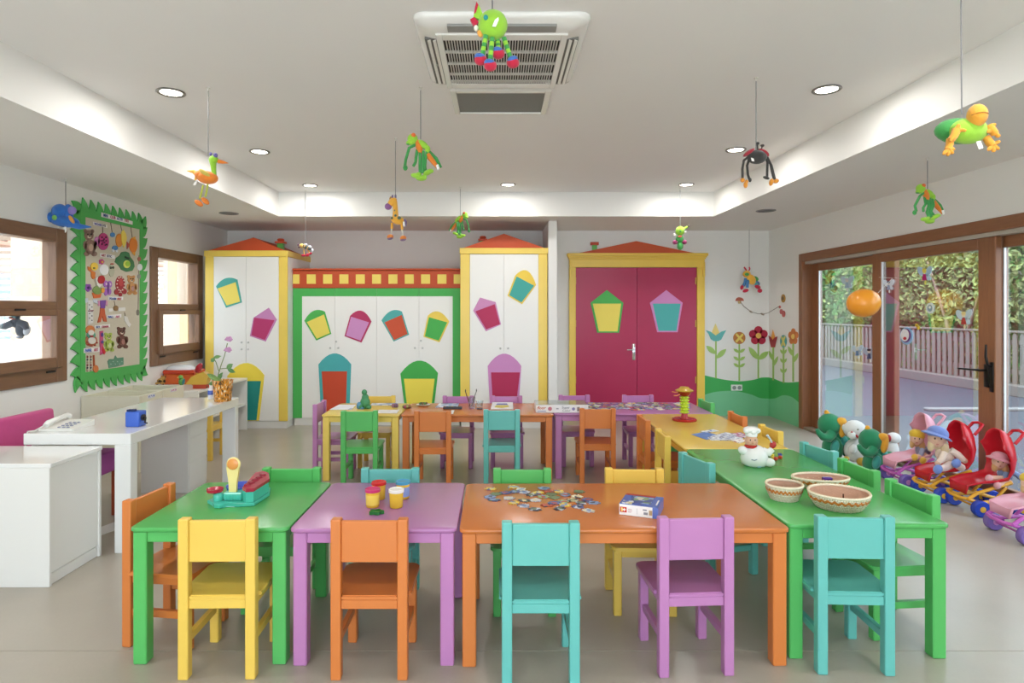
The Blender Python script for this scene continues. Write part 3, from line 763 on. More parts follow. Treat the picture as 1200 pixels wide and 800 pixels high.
def bump_(y, z): return .35 * math.sin(y * 1.7 + z) + .3 * math.sin(y * .8 - z * 2.1) + .2 * math.sin(y * 3.1 + z * 1.3)
pts = []
for i in range(42000):
    y = R.uniform(3.5, 26); z = R.uniform(.2, 2.85)
    x = 9.5 + .18 * z + bump_(y, z) * .6 + abs(R.gauss(0, .22))
    pts.append((x - 10.6, y - 14, z))
tag(leaves('foliage', None, pts, .095, ['#33633a', '#5b9149', '#7fae58', '#447f49'], hr), kind='stuff')
rows = [[(9.75 + .18 * z + bump_(3 + .5*j, z) * .6, 3 + .5*j, z) for j in range(48)] for z in [-.02 + .36*k for k in range(9)]]
MB().grid(rows).build('foliage_core', mat('#35552c', .9, .3, 5), hr)
iv = thing('ivy', 'dense ivy hanging over the fence top in the middle of the terrace', 'plant', (9.0, 13.5, .6))
pts = []
for i in range(9000):
    y = R.gauss(13.2, 1.6); z = R.uniform(.5, 3.4)
    if z < 1.2 and (R.random() < .7 or abs(y - 12.2) > 1.2): continue
    pts.append((9.12 + .12 * abs(bump_(y, z)) + abs(R.gauss(0, .12)) - 9.0, y - 13.5, z - .6))
tag(leaves('foliage', None, pts, .075, ['#55614a', '#7e8a5c', '#6f6a70', '#8a9a60'], iv), kind='stuff')
MB().tube([(9.15, 12.4, -.02), (9.15, 12.6, 1.2), (9.2, 13.2, 2.4), (9.15, 13.9, 3.2)], [.05, .04, .03, .015]).tube([(9.15, 12.4, 0.4), (9.15, 12.0, 1.1), (9.18, 11.6, 2.2)], [.03, .03, .012]).build('stem', wood_v('#6d5a48'), iv, True)

nb_ = thing('neighbour_house', 'pale rendered house with a tiled eave outside the desk side windows', 'house', (-9, 9, -.02))
MB().box(-10.5, -8.0, 2.0, 20, -.02, 2.45).build('wall', mat('#d8c4b4', .8, .05, 3, .05, 30), nb_)
rfm = flat('#c8937a')
tile = None
for i in range(36):
    for k in range(3):
        if tile is None:
            b = MB(); pr = [(.13*math.cos(PI*t/6), 0, .07*math.sin(PI*t/6)) for t in range(7)]
            b.grid([[(0, p[0], p[2] + .0) for p in pr], [(-.5, p[0], p[2] + .14) for p in pr]])
            tile = b.build('roof_tile', rfm, nb_, True, True); o = tile
        else:
            o = tile.copy(); COL.objects.link(o)
        o.location = (1.35 - k*.42, -6.2 + i*.27, 2.48 + k*.125)
MB().prism([(-7.62, 2.0, 2.42), (-8.0, 2.0, 2.42), (-10.4, 2.0, 3.1), (-10.4, 2.0, 3.2), (-7.62, 2.0, 2.47)], (0, 18, 0)).build('roof', rfm, nb_)
for y in (6.0, 9.5, 13): MB().box(-8.01, -7.96, y, y + 1.0, .9, 2.0, .005).build('window', mat('#9fb0bd', .2), nb_)
def shutter(label, y, z0, z1):
    x0 = XL - .17
    r = thing('window_shutter', label, 'shutter', (x0 - .25, y, z0), 'opened window shutters outside')
    pm = wood_v('#cbb6a2'); wm = mat('#eeece8', .5)
    MB().box(x0 - .30, x0, y, y + .035, z0, z1, .003).build('board_panel', pm, r)
    MB().box(x0 - .49, x0 - .44, y, y + .04, z0, z1, .003).build('stile', wood_v('#8f7866'), r)
    for z in (z0, z1 - .06): MB().box(x0 - .44, x0 - .30, y, y + .035, z, z + .06, .003).build('rail', wood_h('#8f7866'), r)
    n = int((z1 - z0 - .14) / .055); s0 = None
    for i in range(n):
        zz = z0 + .085 + i * .055
        if s0 is None:
            s0 = MB().box(-.07, .07, -.022, .022, -.004, .004, rot=Matrix.Rotation(.6, 3, 'X'), piv=(0, 0, 0)).build('slat', wm, r, False, True); o = s0
        else: o = s0.copy(); COL.objects.link(o)
        o.location = Vector((x0 - .37, y + .018, zz)) - wloc(r)
shutter('opened louvred shutter outside the big window by the pink chair', 5.17, .84, 2.05)
shutter('opened louvred shutter outside the window next to the wardrobe', 7.54, .84, 2.05)

# ---------------------------------------------------------------- desk corner
GLW = mat('#e9e9e6', .12, .01, 2, coat=.4); SAT = mat('#e6e5e0', .38, .012, 2)
dk = thing('desk', 'long glossy white desk with thick slab legs', 'desk', (-2.43, 4.31, 0))
MB().box(-2.737, -2.117, 3.57, 5.06, .625, .691, .003).build('desktop', GLW, dk)
MB().box(-2.212, -2.118, 3.571, 3.64, 0, .625, .003).build('leg', GLW, dk)
MB().box(-2.226, -2.118, 5.0, 5.059, 0, .625, .003).build('leg', GLW, dk)
MB().box(-2.736, -2.70, 3.63, 4.2, 0, .625, .003).build('end_panel', SAT, dk)
pd = MB().box(-2.735, -2.373, 4.745, 5.05, .0, .624, .003).build('drawer_box', SAT, dk)
for k in range(3):
    d = MB().box(-2.372, -2.366, 4.755, 5.04, .03 + k*.2, .215 + k*.2, .002).build('drawer', SAT, pd)
lc = thing('low_cabinet', 'low white cabinet in front of the desk, with recessed side panel', 'cabinet', (-2.65, 3.34, 0))
MB().box(-3.05, -2.262, 3.13, 3.545, .604, .626, .003).build('top', GLW, lc)
MB().box(-3.05, -2.268, 3.131, 3.150, 0, .604, .002).build('front_panel', SAT, lc)
MB().box(-3.05, -2.268, 3.525, 3.544, 0, .604, .002).build('back_panel', SAT, lc)
MB().box(-3.05, -2.276, 3.150, 3.525, .065, .604, .001).build('side_panel', SAT, lc)
MB().box(-3.05, -2.281, 3.150, 3.525, 0, .060, .004).build('plinth', SAT, lc)
pc = thing('upholstered_chair', 'pink upholstered chair behind the white desk', 'chair', (-2.86, 4.05, 0))
pkm = mat('#c0437f', .75, .08, 20, .1, 250, sheen=.2)
MB().box(-3.13, -3.06, 3.80, 4.30, .30, .727, .022, 3, rot=Matrix.Rotation(-.08, 3, 'Y')).build('backrest', pkm, pc, True)
MB().box(-3.08, -2.60, 3.81, 4.29, .31, .455, .025, 3).build('seat', mat('#a84a9c', .75, .08, 20, .1, 250), pc, True)
for x in (-3.06, -2.645):
    for y in (3.83, 4.235): MB().box(x, x + .035, y, y + .035, 0, .315, .003).build('leg', wood_v('#b9502a'), pc)
tag(MB().prism([(-2.60, 3.9, .0), (-2.47, 3.86, .0), (-2.40, 4.08, .0), (-2.53, 4.12, .0)], (0, 0, .002)).build('paper_sheet', paper('#e8e8e6')), 'white sheet of paper lying on the floor beside the desk leg', 'paper')

def bins():
    cm = mat('#dcd8c4', .4, .02, 3)
    for i, (y0, y1, h, l, tx, tc) in enumerate(((5.34, 5.705, .664, 'cream storage bin with blue name tag against the wall, nearest the desk', '', '#2c4aa0'), (5.712, 6.09, .668, 'cream storage bin with red name tag, next to the toy shelf', '', '#c43a3a'))):
        r = thing('storage_bin', l, 'bin', (-3.34, (y0+y1)/2, 0), 'cream bins along the wall')
        x0, x1, t = -3.595, -3.09, .02
        MB().box(x0, x1, y0, y0 + t, 0, h, .003).build('end_panel', cm, r); MB().box(x0, x1, y1 - t, y1, 0, h, .003).build('end_panel', cm, r)
        MB().box(x0, x0 + t, y0 + t, y1 - t, 0, h, .003).build('back_panel', cm, r); f = MB().box(x1 - t, x1, y0 + t, y1 - t, 0, h, .003).build('front_panel', cm, r)
        MB().box(x0 + t, x1 - t, y0 + t, y1 - t, h - .14, h - .12).build('tray', cm, r)
        q_ = ((177.3, 464), (203.3, 457))[i]; yy = 3.09 * F / (CX - q_[0]); zz = CAMZ - (q_[1] - CY) * yy / F
        lb = MB().box(x1, x1 + .002, yy - .055, yy + .055, zz - .014, zz + .014).build('name_tag', paper('#d9dcea'), r)
        MB().box(x1 + .002, x1 + .003, yy - .045, yy + .045, zz - .008, zz + .008).build('tag_print', print_mat([tc, '#d9dcea', tc], 90), lb)
bins()
sh = thing('low_shelf', 'low white toy shelf along the wall between bins and wardrobe', 'shelf', (-3.25, 6.7, 0))
MB().box(-3.59, -2.95, 6.10, 7.30, .585, .61, .003).build('top', SAT, sh)
for y in (6.10, 6.69, 7.28): MB().box(-3.59, -2.95, y, y + .02, 0, .585, .002).build('side_panel', SAT, sh)
MB().box(-3.59, -2.96, 6.12, 7.28, .29, .31).build('shelf_board', SAT, sh)

# ---------------------------------------------------------------- a builder for toys: outlines measured on the photograph at the toy's own distance
class Toy:
    def __init__(s, name, label, cat, cx, cy, d, group=None):
        s.d = d; s.k = d / F; s.o = Vector(P(cx, cy, d)); s.c = (cx, cy)
        s.r = thing(name, label, cat, tuple(s.o), group)
    def w(s, x, y, z=0): return P(x, y, s.d) + Vector((0, z * s.k, 0))
    def ell(s, name, m, items, parent=None, seg=16, rg=10):
        b = MB()
        for it in items:
            x, y, z, rx, ry, rz = it[:6]; rot = Matrix.Rotation(it[6], 3, 'Y') if len(it) > 6 else None
            b.ell(s.w(x, y, z), (rx * s.k, rz * s.k, ry * s.k), rot, seg, rg)
        return b.build(name, m, parent or s.r, True)
    def tube(s, name, m, lines, rad, parent=None, n=8):
        b = MB()
        for pts in lines:
            rr = [x * s.k for x in rad] if isinstance(rad, (list, tuple)) else rad * s.k
            b.tube([s.w(*p) for p in pts], rr, n)
        return b.build(name, m, parent or s.r, True)
    def slab(s, name, m, pts, z=0, th=2, parent=None):
        return MB().prism([s.w(x, y, z) for x, y in pts], (0, th * s.k, 0)).build(name, m, parent or s.r)
    def lathe(s, name, m, prof, x, y, z=0, n=20, parent=None, sx=1, sy=1, rot=None, close=True):
        return MB().lathe([(r * s.k, h * s.k) for r, h in prof], s.w(x, y, z), n, sx, sy, rot, close).build(name, m, parent or s.r, True)
    def string(s, x0, y0, ztop, x1=None):
        """hanging thread up to the ceiling at height ztop, with a little hook"""
        a = s.w(x0, y0); x1_ = s.w(x1, y0).x if x1 is not None else a.x
        t = MB().tube([a, (x1_, a.y, ztop)], .0028, 5).build('thread', mat('#77777a', .6), s.r)
        MB().lathe([(.012, 0), (.012, -.004), (.004, -.006), (.004, -.02)], (x1_, a.y, ztop), 10).build('hook', mat('#d8d6d0', .4), t)
HG = 'soft toys hanging from the ceiling'
LIME, DGR, OR2, REDP = plush('#98cf3c'), plush('#3f9a4a'), plush('#e5812c'), plush('#c01f3f')
# lime ball creature before the air conditioner
t = Toy('hanging_creature', 'round lime soft creature with striped legs and red shoes, hanging before the air conditioner', 'soft toy', 576, 42, 2.3, HG)
t.ell('body', LIME, [(577.5, 29.5, 0, 17.5, 17.5, 15)])
t.ell('eye', plush('#1f8f8c'), [(569.5, 27, -14, 2.8, 3.2, 2.2)])
t.slab('crest', LIME, [(559, 4.5), (561, 7), (566, 18), (562, 24), (555, 21), (556, 14)], -3, 5)
t.slab('crest_edge', REDP, [(558.5, 4), (560.6, 8), (558, 16), (555.5, 18), (557, 10)], -5, 9)
t.slab('crest_tip', REDP, [(551, 24), (556, 21), (561, 27), (558, 31), (554, 29)], -3, 6)
t.ell('snout', plush('#ecebdc'), [(558, 34, -2, 2.8, 3.6, 3)]); t.ell('chin', plush('#e9a64a'), [(562.5, 40.5, -2, 3, 4.5, 3, -.5)])
t.slab('label_tag', paper('#f2f2ee'), [(580, 31), (584, 28), (584.5, 31), (581, 39), (577, 38.5)], -17, 1)
for (x0, y0, x1, y1, z) in ((569.5, 44, 565.5, 67, -6), (577, 48, 574.5, 74, -9), (583, 45, 584.5, 58, 3), (590.5, 44, 598, 67, 0)):
    for i in range(5):
        a, c = i / 5, (i + 1) / 5
        t.tube('leg_band', LIME if i % 2 else DGR, [[(x0 + (x1-x0)*a, y0 + (y1-y0)*a, z), (x0 + (x1-x0)*c, y0 + (y1-y0)*c, z)]], 2.9)
for (x, y, z) in ((563.5, 73, -7), (574.8, 81, -10), (584, 64.5, -4), (601, 74, -1)):
    f = t.ell('shoe', REDP, [(x, y, z, 7.6, 6.4, 6.8)]); t.ell('shoe_top', plush('#3c69b5'), [(x - .6, y - 2.5, z - .2, 7.0, 5.0, 6.9, .25 if x < 590 else -.5)], f)
t.string(577, 13, ZC)
# orange bird
t = Toy('hanging_bird', 'orange soft bird with green neck and long legs, hanging above the desk', 'soft toy', 243, 212, 3.715, HG)
t.ell('body', OR2, [(243, 208, 0, 12.5, 7.6, 8, .1), (236, 206, 0, 8, 6, 6, .4)])
t.tube('neck', LIME, [[(251, 206, 0), (250.5, 200, 0), (250, 194, 0), (249, 187, 0), (250, 183.5, 0)]], [3, 3, 3.4, 4.6, 3])
t.ell('head', LIME, [(250.5, 187, 0, 5.4, 4.8, 4.6)])
t.tube('beak', OR2, [[(256, 189, 0), (261, 190, 0), (267.5, 191.2, 0)]], [2.5, 2, .3])
t.ell('eye', plush('#6f68a8'), [(253.5, 182.5, -2, 2.7, 2.8, 2.5), (247, 180.5, 0, 1.8, 2.2, 1.8)])
t.ell('wing', plush('#c9b555'), [(243, 204, -7, 7.5, 2.6, 1.6, .55)])
t.tube('tail', plush('#e9b34a'), [[(232, 206, 0), (227, 201, 0), (219, 200, 0)], [(232, 206, 2), (229, 208, 2), (227, 211, 2)]], [3.2, 2.4, .4])
t.tube('leg', plush('#b9c04a'), [[(238, 217, 0), (237, 224, -1), (235, 233, -2)]], 1.1); t.tube('leg', plush('#b9c04a'), [[(243.5, 215, 0), (243, 223, -1), (241.5, 231, -2)]], 1.1)
t.ell('foot', OR2, [(234.5, 238.5, -3, 5.6, 3, 4, .65)]); t.ell('foot', OR2, [(242, 236, -3, 5.6, 3, 4, .75)])
t.slab('label_tag', paper('#efe9e6'), [(229, 213), (231.5, 211), (229, 217), (226, 216.5)], 0, 1)
t.string(244, 183, ZC)
# dragonfly-frogs
def frog(label, cx, cy, d, s, flip, zc, hookx=None):
    t = Toy('hanging_frog', label, 'soft toy', cx, cy, d, HG)
    X = lambda x: cx + flip * x * s; Y = lambda y: cy + y * s
    g, lg, o = plush('#3f9a4f'), LIME, OR2
    t.ell('head', lg, [(X(-8.5), Y(-18), 0, 6.2*s, 6.4*s, 5.5*s), (X(-11), Y(-13.5), -1, 5*s, 3*s, 4*s)])
    t.ell('eye', plush('#d8652c'), [(X(-7), Y(-21.5), -4*s, 2.7*s, 2.7*s, 2.2*s)])
    t.ell('mouth', g, [(X(-12.5), Y(-12), -1*s, 3.4*s, 1.4*s, 3*s)])
    t.ell('body', o, [(X(-1), Y(-9), 0, 4*s, 9*s, 4*s, -.25*flip)])
    t.ell('back', lg, [(X(3), Y(-12), 1, 8*s, 4.2*s, 5*s, .6*flip), (X(9), Y(-6), 1, 3.4*s, 5*s, 4*s)])
    t.tube('tail', o, [[(X(9), Y(0), 0), (X(16), Y(9), 0), (X(22), Y(17), 0)]], [3.4*s, 3*s, 1.2*s]); t.tube('tail_back', g, [[(X(10), Y(-4), 1), (X(19), Y(5), 1), (X(25), Y(15), 1)]], [2.2*s, 2.4*s, 1.2*s])
    for pts in ([(-4, -12), (-12, -7), (-16.5, 6), (-17, 14)], [(-3, -6), (-4, 4), (-5, 9), (-7, 14)], [(0, -4), (.5, 6), (0, 15), (1, 24)], [(4, -4), (4, 6), (3.5, 14), (4, 22)], [(8, -4), (7, 6), (6, 14), (7, 19)]):
        t.tube('limb', g, [[(X(x), Y(y), (-3 if i % 2 else 0)) for i, (x, y) in enumerate(pts)]], 1.75*s)
    t.ell('hand', g, [(X(-17), Y(15.5), 0, 2.8*s, 3.4*s, 2*s)])
    for x, y, a in ((-4, 25.5, .15), (2, 28.5, 0), (10, 21.5, -.5)): t.ell('foot', lg, [(X(x), Y(y), -3*s, 6.4*s, 3*s, 5*s, a*flip), (X(x + 3), Y(y - 1.5), -3*s, 3.6*s, 2.6*s, 4*s)])
    t.slab('label_tag', paper('#f2f2ee'), [(X(19), Y(13)), (X(22), Y(12)), (X(23), Y(18)), (X(21), Y(19))], -3*s, 1)
    t.string(X(1), Y(-16), zc)
frog('green soft frog with orange belly, hanging right beside the air conditioner', 492, 181, 3.71, 1.0, 1, ZC)
frog('small green soft frog hanging beside the second wardrobe roof', 540, 262, 6.7, .56, -1, ZC)
frog('green soft frog with orange tail hanging over the glazed doors', 1086, 236, 4.31, .84, 1, ZS)
# giraffe
t = Toy('hanging_giraffe', 'yellow soft giraffe with dark spots hanging over the far tables', 'soft toy', 464, 255, 4.81, HG)
gy = plush('#e9ab3c')
t.ell('body', gy, [(466, 258, 0, 8.2, 5, 5, .25)]); t.tube('neck', gy, [[(463.5, 258, 0), (463.5, 246, 0), (462.5, 236, 0)]], [4, 3, 3])
t.ell('head', gy, [(459.6, 236.8, 0, 6.6, 4.2, 3.8, -.75)]); t.ell('muzzle', plush('#8d5c96'), [(455, 242, -.5, 4.2, 4, 3.6)])
t.ell('horn', plush('#7c6a94'), [(460, 230.5, 0, 1.2, 2.4, 1.2), (463.3, 230, 1, 1.2, 2.8, 1.2)]); t.ell('ear', plush('#b98a3c'), [(457.5, 232, 1, 1.3, 2.2, 1.2, .4)])
t.ell('spot', plush('#53685a'), [(468.5, 256, -4.6, 2.2, 2, .9), (464, 253, -4.2, 1.5, 1.4, .8), (460, 256, -3.8, 1.3, 1.5, .8), (463, 247, -2.6, 1.0, 1.2, .6)])
t.tube('leg', gy, [[(459.5, 261, 0), (459, 268, 0)]], 1.5); t.tube('leg', gy, [[(470.5, 262, 0), (471.3, 269, 0)]], 1.5)
t.tube('lower_leg', plush('#d8d6cc'), [[(459, 268, 0), (458, 276, 0)]], .7); t.tube('lower_leg', plush('#d8d6cc'), [[(471, 269, 0), (472.3, 277, 0)]], .7)
for x, y in ((457.3, 277.5), (472.5, 279)): f = t.ell('hoof', plush('#dd8438'), [(x, y, 0, 3.9, 3.1, 3.5, -.2)]); t.ell('sole', plush('#84698c'), [(x, y + 1.6, 0, 3.6, 1.8, 3.3, -.2)], f)
t.tube('tail', plush('#7c6a94'), [[(473.5, 257, 0), (475.5, 260, 0), (475, 265, 0)]], [1.6, 1.6, 1.2]); t.slab('label_tag', paper('#f2f2ee'), [(472.5, 260), (474.5, 260), (475, 265.5), (473, 265.5)], -3, .6)
t.string(463.5, 231, ZC)
# bee
t = Toy('hanging_bee', 'little striped soft bee with red feet hanging beside the first wardrobe', 'soft toy', 358, 293, 6.92, HG)
t.ell('head', plush('#e9c268'), [(353.5, 288, 0, 2.6, 2.6, 2.4)]); t.ell('eye', plush('#6d4660'), [(350, 287, -1, 1.3, 1.2, 1), (351, 289.8, -1.5, 1.2, 1, 1)])
t.ell('body', plush('#4b5458'), [(359.5, 289.8, 0, 5.5, 2.6, 2.8, .45)]); t.ell('stripe', plush('#ebc156'), [(357.5, 288.8, 0, .9, 2.8, 3, .45), (361, 290.5, 0, .9, 2.8, 3, .45)])
t.ell('wing', plush('#dfe0ea'), [(358.5, 286.6, -1, 2.4, 1.4, .9, .2), (363.5, 289, -1, 2.6, 1.6, .9, .6), (366, 293, 0, 1.5, 2.2, .9)])
t.tube('leg', plush('#e3bc62'), [[(356, 292, 0), (356.5, 298, 0)]], .7); t.tube('leg', plush('#e3bc62'), [[(361, 293, 0), (363, 296.5, 0)]], .7)
t.ell('foot', REDP, [(356, 299.3, -1, 2.8, 1.5, 2)]); t.ell('foot', REDP, [(360.5, 298.8, -1, 2.4, 2, 2, -.3)]); t.ell('foot', REDP, [(364, 297, 0, 2, 1.3, 1.6, -.4)])
t.string(358, 288, ZC)
# caterpillar over the doorway
t = Toy('hanging_caterpillar', 'lime soft caterpillar with purple shoes hanging before the doorway pediment', 'soft toy', 797, 277, 6.75, HG)
t.ell('head', LIME, [(797, 270.5, 0, 5.4, 5.6, 5)]); t.ell('eye', DGR, [(796, 271.5, -4.6, 1.2, 1.4, .8)]); t.ell('ear', LIME, [(803, 266.8, 0, 3.6, 1.5, 1.5, -.35)]); t.ell('ear_tip', plush('#4d3b2e'), [(806.3, 264.6, 0, 1.5, 1.3, 1.2, -.6)])
t.ell('body', DGR, [(796.5, 280, 0, 4.6, 5.5, 4), (797, 288, 0, 3.6, 5, 3.5)]); t.ell('collar', plush('#c94a3c'), [(796, 277.5, -3, 2.4, 1.2, 1.8)])
t.ell('shoe', plush('#8d2b5c'), [(790.5, 284, -2, 3, 2.6, 2.8), (801.5, 284, -2, 3, 2.6, 2.8)]); t.ell('hand', plush('#e6e3da'), [(790, 275.5, -1, 1.6, 2, 1.4), (803, 272, -1, 1.4, 1.8, 1.3)])
t.string(797, 265.5, ZC)
# ladybird
t = Toy('hanging_ladybird', 'black soft ladybird with dangling legs and yellow feet, hanging by a downlight', 'soft toy', 887, 188, 3.56, HG)
bk = plush('#3b3937'); yf = plush('#e0932f')
t.ell('body', bk, [(887, 184, 0, 11.5, 8, 9)]); t.ell('wing_case', plush('#a8283a'), [(878, 178.5, 1, 7.5, 2.6, 7, -.6), (895, 178.8, 1, 7.5, 2.6, 7, .6)])
t.tube('antenna', bk, [[(888, 177, 0), (887.5, 169, 0)]], .9); t.tube('antenna', bk, [[(891, 178, 0), (893, 172, 0)]], .9); t.ell('antenna_ball', bk, [(888, 168, 0, 2, 1.8, 1.8), (893.5, 170.5, 0, 2.3, 1.7, 1.8)])
for pts in ([(877, 184), (871.5, 188), (870, 198), (869.5, 210)], [(878, 186), (875.5, 194), (876.5, 205), (878, 212)], [(897, 184), (899.5, 190), (899, 200), (898, 207)], [(898, 184), (903, 192), (905, 202), (906, 210)], [(899, 184), (904, 194), (906.5, 204), (907.5, 212)]):
    t.tube('leg', bk, [[(x, y, (i == 3) * -2) for i, (x, y) in enumerate(pts)]], 1.5)
t.ell('foot', yf, [(869.5, 211.5, -2, 2.6, 2.6, 2.6), (872.5, 217, -3, 2.3, 4, 3), (874.5, 213, -1, 2, 2.4, 2)]); t.ell('foot', yf, [(902.5, 214, -3, 2.4, 4.4, 3, .25), (908.5, 212.5, -2, 3.4, 2.6, 2.6, -.3)])
t.ell('hand', bk, [(897.5, 208.5, -1, 4, 1.8, 2, .3), (878.5, 211, -1, 1.8, 2.6, 1.6)]); t.slab('label_tag', paper('#eeeeea'), [(876, 187), (879, 188), (880, 191.5), (877, 191)], -10, .6)
t.string(886, 178, ZC)
# turtle
t = Toy('hanging_turtle', 'lime soft turtle with yellow head and hands, hanging by the glazed doors', 'soft toy', 1129, 156, 2.5, HG)
yh = plush('#e8a235')
t.ell('shell', DGR, [(1128, 152, 6, 28, 15, 14, .06)]); t.ell('belly', LIME, [(1131, 155, -5, 22, 15, 13)])
t.ell('head', yh, [(1133.5, 140, -15, 10.8, 13, 10)]); t.tube('mouth', plush('#a5691f'), [[(1124, 141, -19), (1128, 139.6, -24), (1133, 139.3, -25.2), (1139, 140, -24), (1143.5, 142, -18)]], .5)
def hand(name, pts, rad, fingers):
    b = MB(); b.tube([t.w(*p) for p in pts], [x * t.k for x in rad], 8)
    for f in fingers: b.tube([t.w(*p) for p in f], [2.3*t.k, 2.4*t.k, 1.4*t.k], 8)
    b.build(name, yh, t.r, True)
hand('arm', [(1112, 156, -12), (1108, 163, -14), (1104, 168, -14)], [5, 4.4, 4], [[(1112, 157, -14), (1115, 157, -16), (1119, 158, -17)], [(1111, 154, -14), (1112, 152, -15), (1112, 150, -15)], [(1108, 163, -15), (1104, 167, -16), (1102, 170, -16)]])
hand('foot', [(1106, 166, -10), (1104, 173, -12), (1101, 179, -13)], [4, 4, 3.6], [[(1101, 179, -13), (1097, 182, -14), (1095.5, 184.5, -14)], [(1101, 180, -13), (1101, 184, -14), (1100, 186, -14)], [(1102, 179, -13), (1105, 182, -14), (1106.5, 183.5, -14)], [(1102, 178, -13), (1106, 178, -14), (1108, 179, -14)]])
hand('arm', [(1149, 151, -12), (1151, 156, -14), (1155, 161, -14)], [4.4, 4.4, 4], [[(1150, 155, -14), (1147, 158, -15), (1146, 160, -15)], [(1155, 161, -15), (1157, 164, -16), (1158, 165, -16)], [(1152, 152, -14), (1153, 150, -15), (1153, 149, -15)]])
hand('foot', [(1148, 163, -9), (1151, 170, -11), (1153, 174, -12)], [4, 4.4, 4], [[(1153, 174, -12), (1149, 178, -13), (1147.5, 179.5, -13)], [(1154, 175, -12), (1154, 180, -13), (1154, 181.5, -13)], [(1155, 174, -12), (1158, 177, -13), (1160, 178, -13)], [(1154, 172, -12), (1159, 170, -13), (1161, 169.5, -13)]])
t.slab('label_tag', paper('#f2f2ee'), [(1135, 169), (1140, 168), (1143, 176.5), (1138, 178)], -12, .8)
t.string(1127, 134, ZC, 1126)
# butterfly-crab by the mural corner
t = Toy('hanging_bug', 'yellow soft bug with red boots and red feelers, hanging above the painted flowers', 'soft toy', 879, 327, 7.95, HG)
ry = plush('#e9b13f'); bl = plush('#4379ad')
t.ell('head', ry, [(875, 321, 0, 4.6, 4.2, 4)]); t.ell('face', DGR, [(874, 321.5, -3.4, 2.6, 2, 1.2)]); t.ell('body', ry, [(880, 327.5, -1, 4.8, 6.4, 4.4, -.5)])
t.tube('feeler', REDP, [[(876, 318, 0), (873.5, 315, 0), (872, 312.8, 0)]], [.7, 1, .8]); t.tube('feeler', REDP, [[(877.5, 317.5, 0), (878.5, 315, 0), (878, 312.6, 0)]], [.7, 1, .8])
t.ell('wing', DGR, [(886, 326.5, 2, 4, 3, 1.5, .4)]); t.ell('wing', bl, [(888, 331.5, 2, 3.8, 2.6, 1.5, .6)])
t.tube('leg', bl, [[(874, 326, 0), (873, 331, 0), (871, 335, 0)], [(876, 328, -2), (875, 333, -2), (875, 337, -2)]], 1.8); t.tube('leg', plush('#4a9fa8'), [[(885, 331, 0), (887.5, 335, 0)]], 1.8)
t.ell('boot', REDP, [(869.5, 336.5, 0, 1.9, 3, 2, .3)]); t.ell('boot', REDP, [(873, 340.5, -2, 3.6, 2, 2.2, -.3)]); t.ell('boot', REDP, [(887.5, 336, -1, 3.6, 2.2, 2.2, .3)]); t.ell('boot', REDP, [(890, 340.5, -1, 2.8, 2.6, 2.2)])
t.string(878, 320, ZS)
# blue dinosaur
t = Toy('hanging_dinosaur', 'blue soft dinosaur with purple ears, hanging before the flame edged board', 'soft toy', 78, 254, 5.0, HG)
bd = plush('#2f6fc0')
t.ell('body', bd, [(76, 259, 0, 17, 7.4, 8, .12)]); t.ell('head', bd, [(72, 248, -3, 9, 8.5, 7, -.6), (61.5, 255, -3, 4.6, 6, 5)])
t.ell('back', bd, [(80, 250, 0, 5.5, 11, 5)]); t.tube('tail', bd, [[(84, 261, 0), (94, 265.5, 0), (107, 266, 0)]], [6, 3.4, .5])
t.ell('ear', plush('#8f80c5'), [(86.5, 247, -3, 5.2, 5, 2.2)]); t.ell('patch', plush('#7ec05f'), [(69.5, 256, -8, 2.8, 3.2, 1.5)])
t.ell('frill', plush('#59b9d8'), [(63, 249.5, -3, 2, 1.8, 1.8), (59.5, 252.5, -3, 1.8, 1.6, 1.8), (68, 244.5, -3, 2, 1.7, 1.8)]); t.ell('crest', plush('#d79a4e'), [(88, 258, -6, 2.2, 5.5, 1.5, -.6)])
t.slab('label_tag', paper('#f2f2ee'), [(77.5, 266), (79.5, 266), (79.5, 272), (78, 273)], -3, .6)
t.string(77, 241, ZS)
# dark bird at the window
t = Toy('hanging_crow', 'dark grey soft crow hanging from the handle of the big window', 'soft toy', 21, 382, 4.62, HG)
cg = plush('#4a4f57')
t.ell('body', cg, [(26, 385, 0, 7, 9.5, 6, .2), (19, 378, 0, 6, 6, 5)]); t.ell('head', cg, [(19.5, 371, -1, 4.4, 4, 4)])
t.tube('wing', cg, [[(18, 378, -3), (9, 382, -4), (3, 383, -5)]], [4, 4, 2.2]); t.tube('wing', cg, [[(24, 378, -2), (31, 380, -3), (35, 386, -4)]], [4, 4.5, 2.5])
t.ell('chest', plush('#b9bec6'), [(33, 387, -2, 3.5, 6, 3.5, .3)]); t.ell('beak', plush('#2b2d31'), [(16, 372, -4, 2.5, 1.4, 1.5)])
t.ell('foot', plush('#8d9098'), [(24, 395, -1, 4, 1.8, 3)])
MB().tube([t.w(19.5, 368), t.w(20.3, 364, 2), (XL + .06, t.w(0, 0).y + .01, 1.415), (XL + .026, t.w(0, 0).y + .01, 1.40)], .002, 5).build('thread', mat('#77777a', .6), t.r)
# balloon at the door
t = Toy('balloon', 'orange balloon tied to the wooden door post', 'balloon', 1012.5, 354.5, 5.60)
bm_ = mat('#ef9a2b', .28, .02, 3)
t.ell('skin', bm_, [(1012, 355, 0, 18.2, 16.6, 17, -.15)], None, 28, 18); t.lathe('knot', bm_, [(1.8, 0), (.9, 1.2), (2.2, 3)], 1026, 346, 0, 10, rot=Matrix.Rotation(.9, 3, 'Y'))
MB().tube([t.w(1028, 344), (XR + .02, t.w(0, 0).y + .10, 1.70), (X2 - .026, 5.93, 1.72)], .0015, 5).build('string', mat('#e9e4da', .6), t.r)
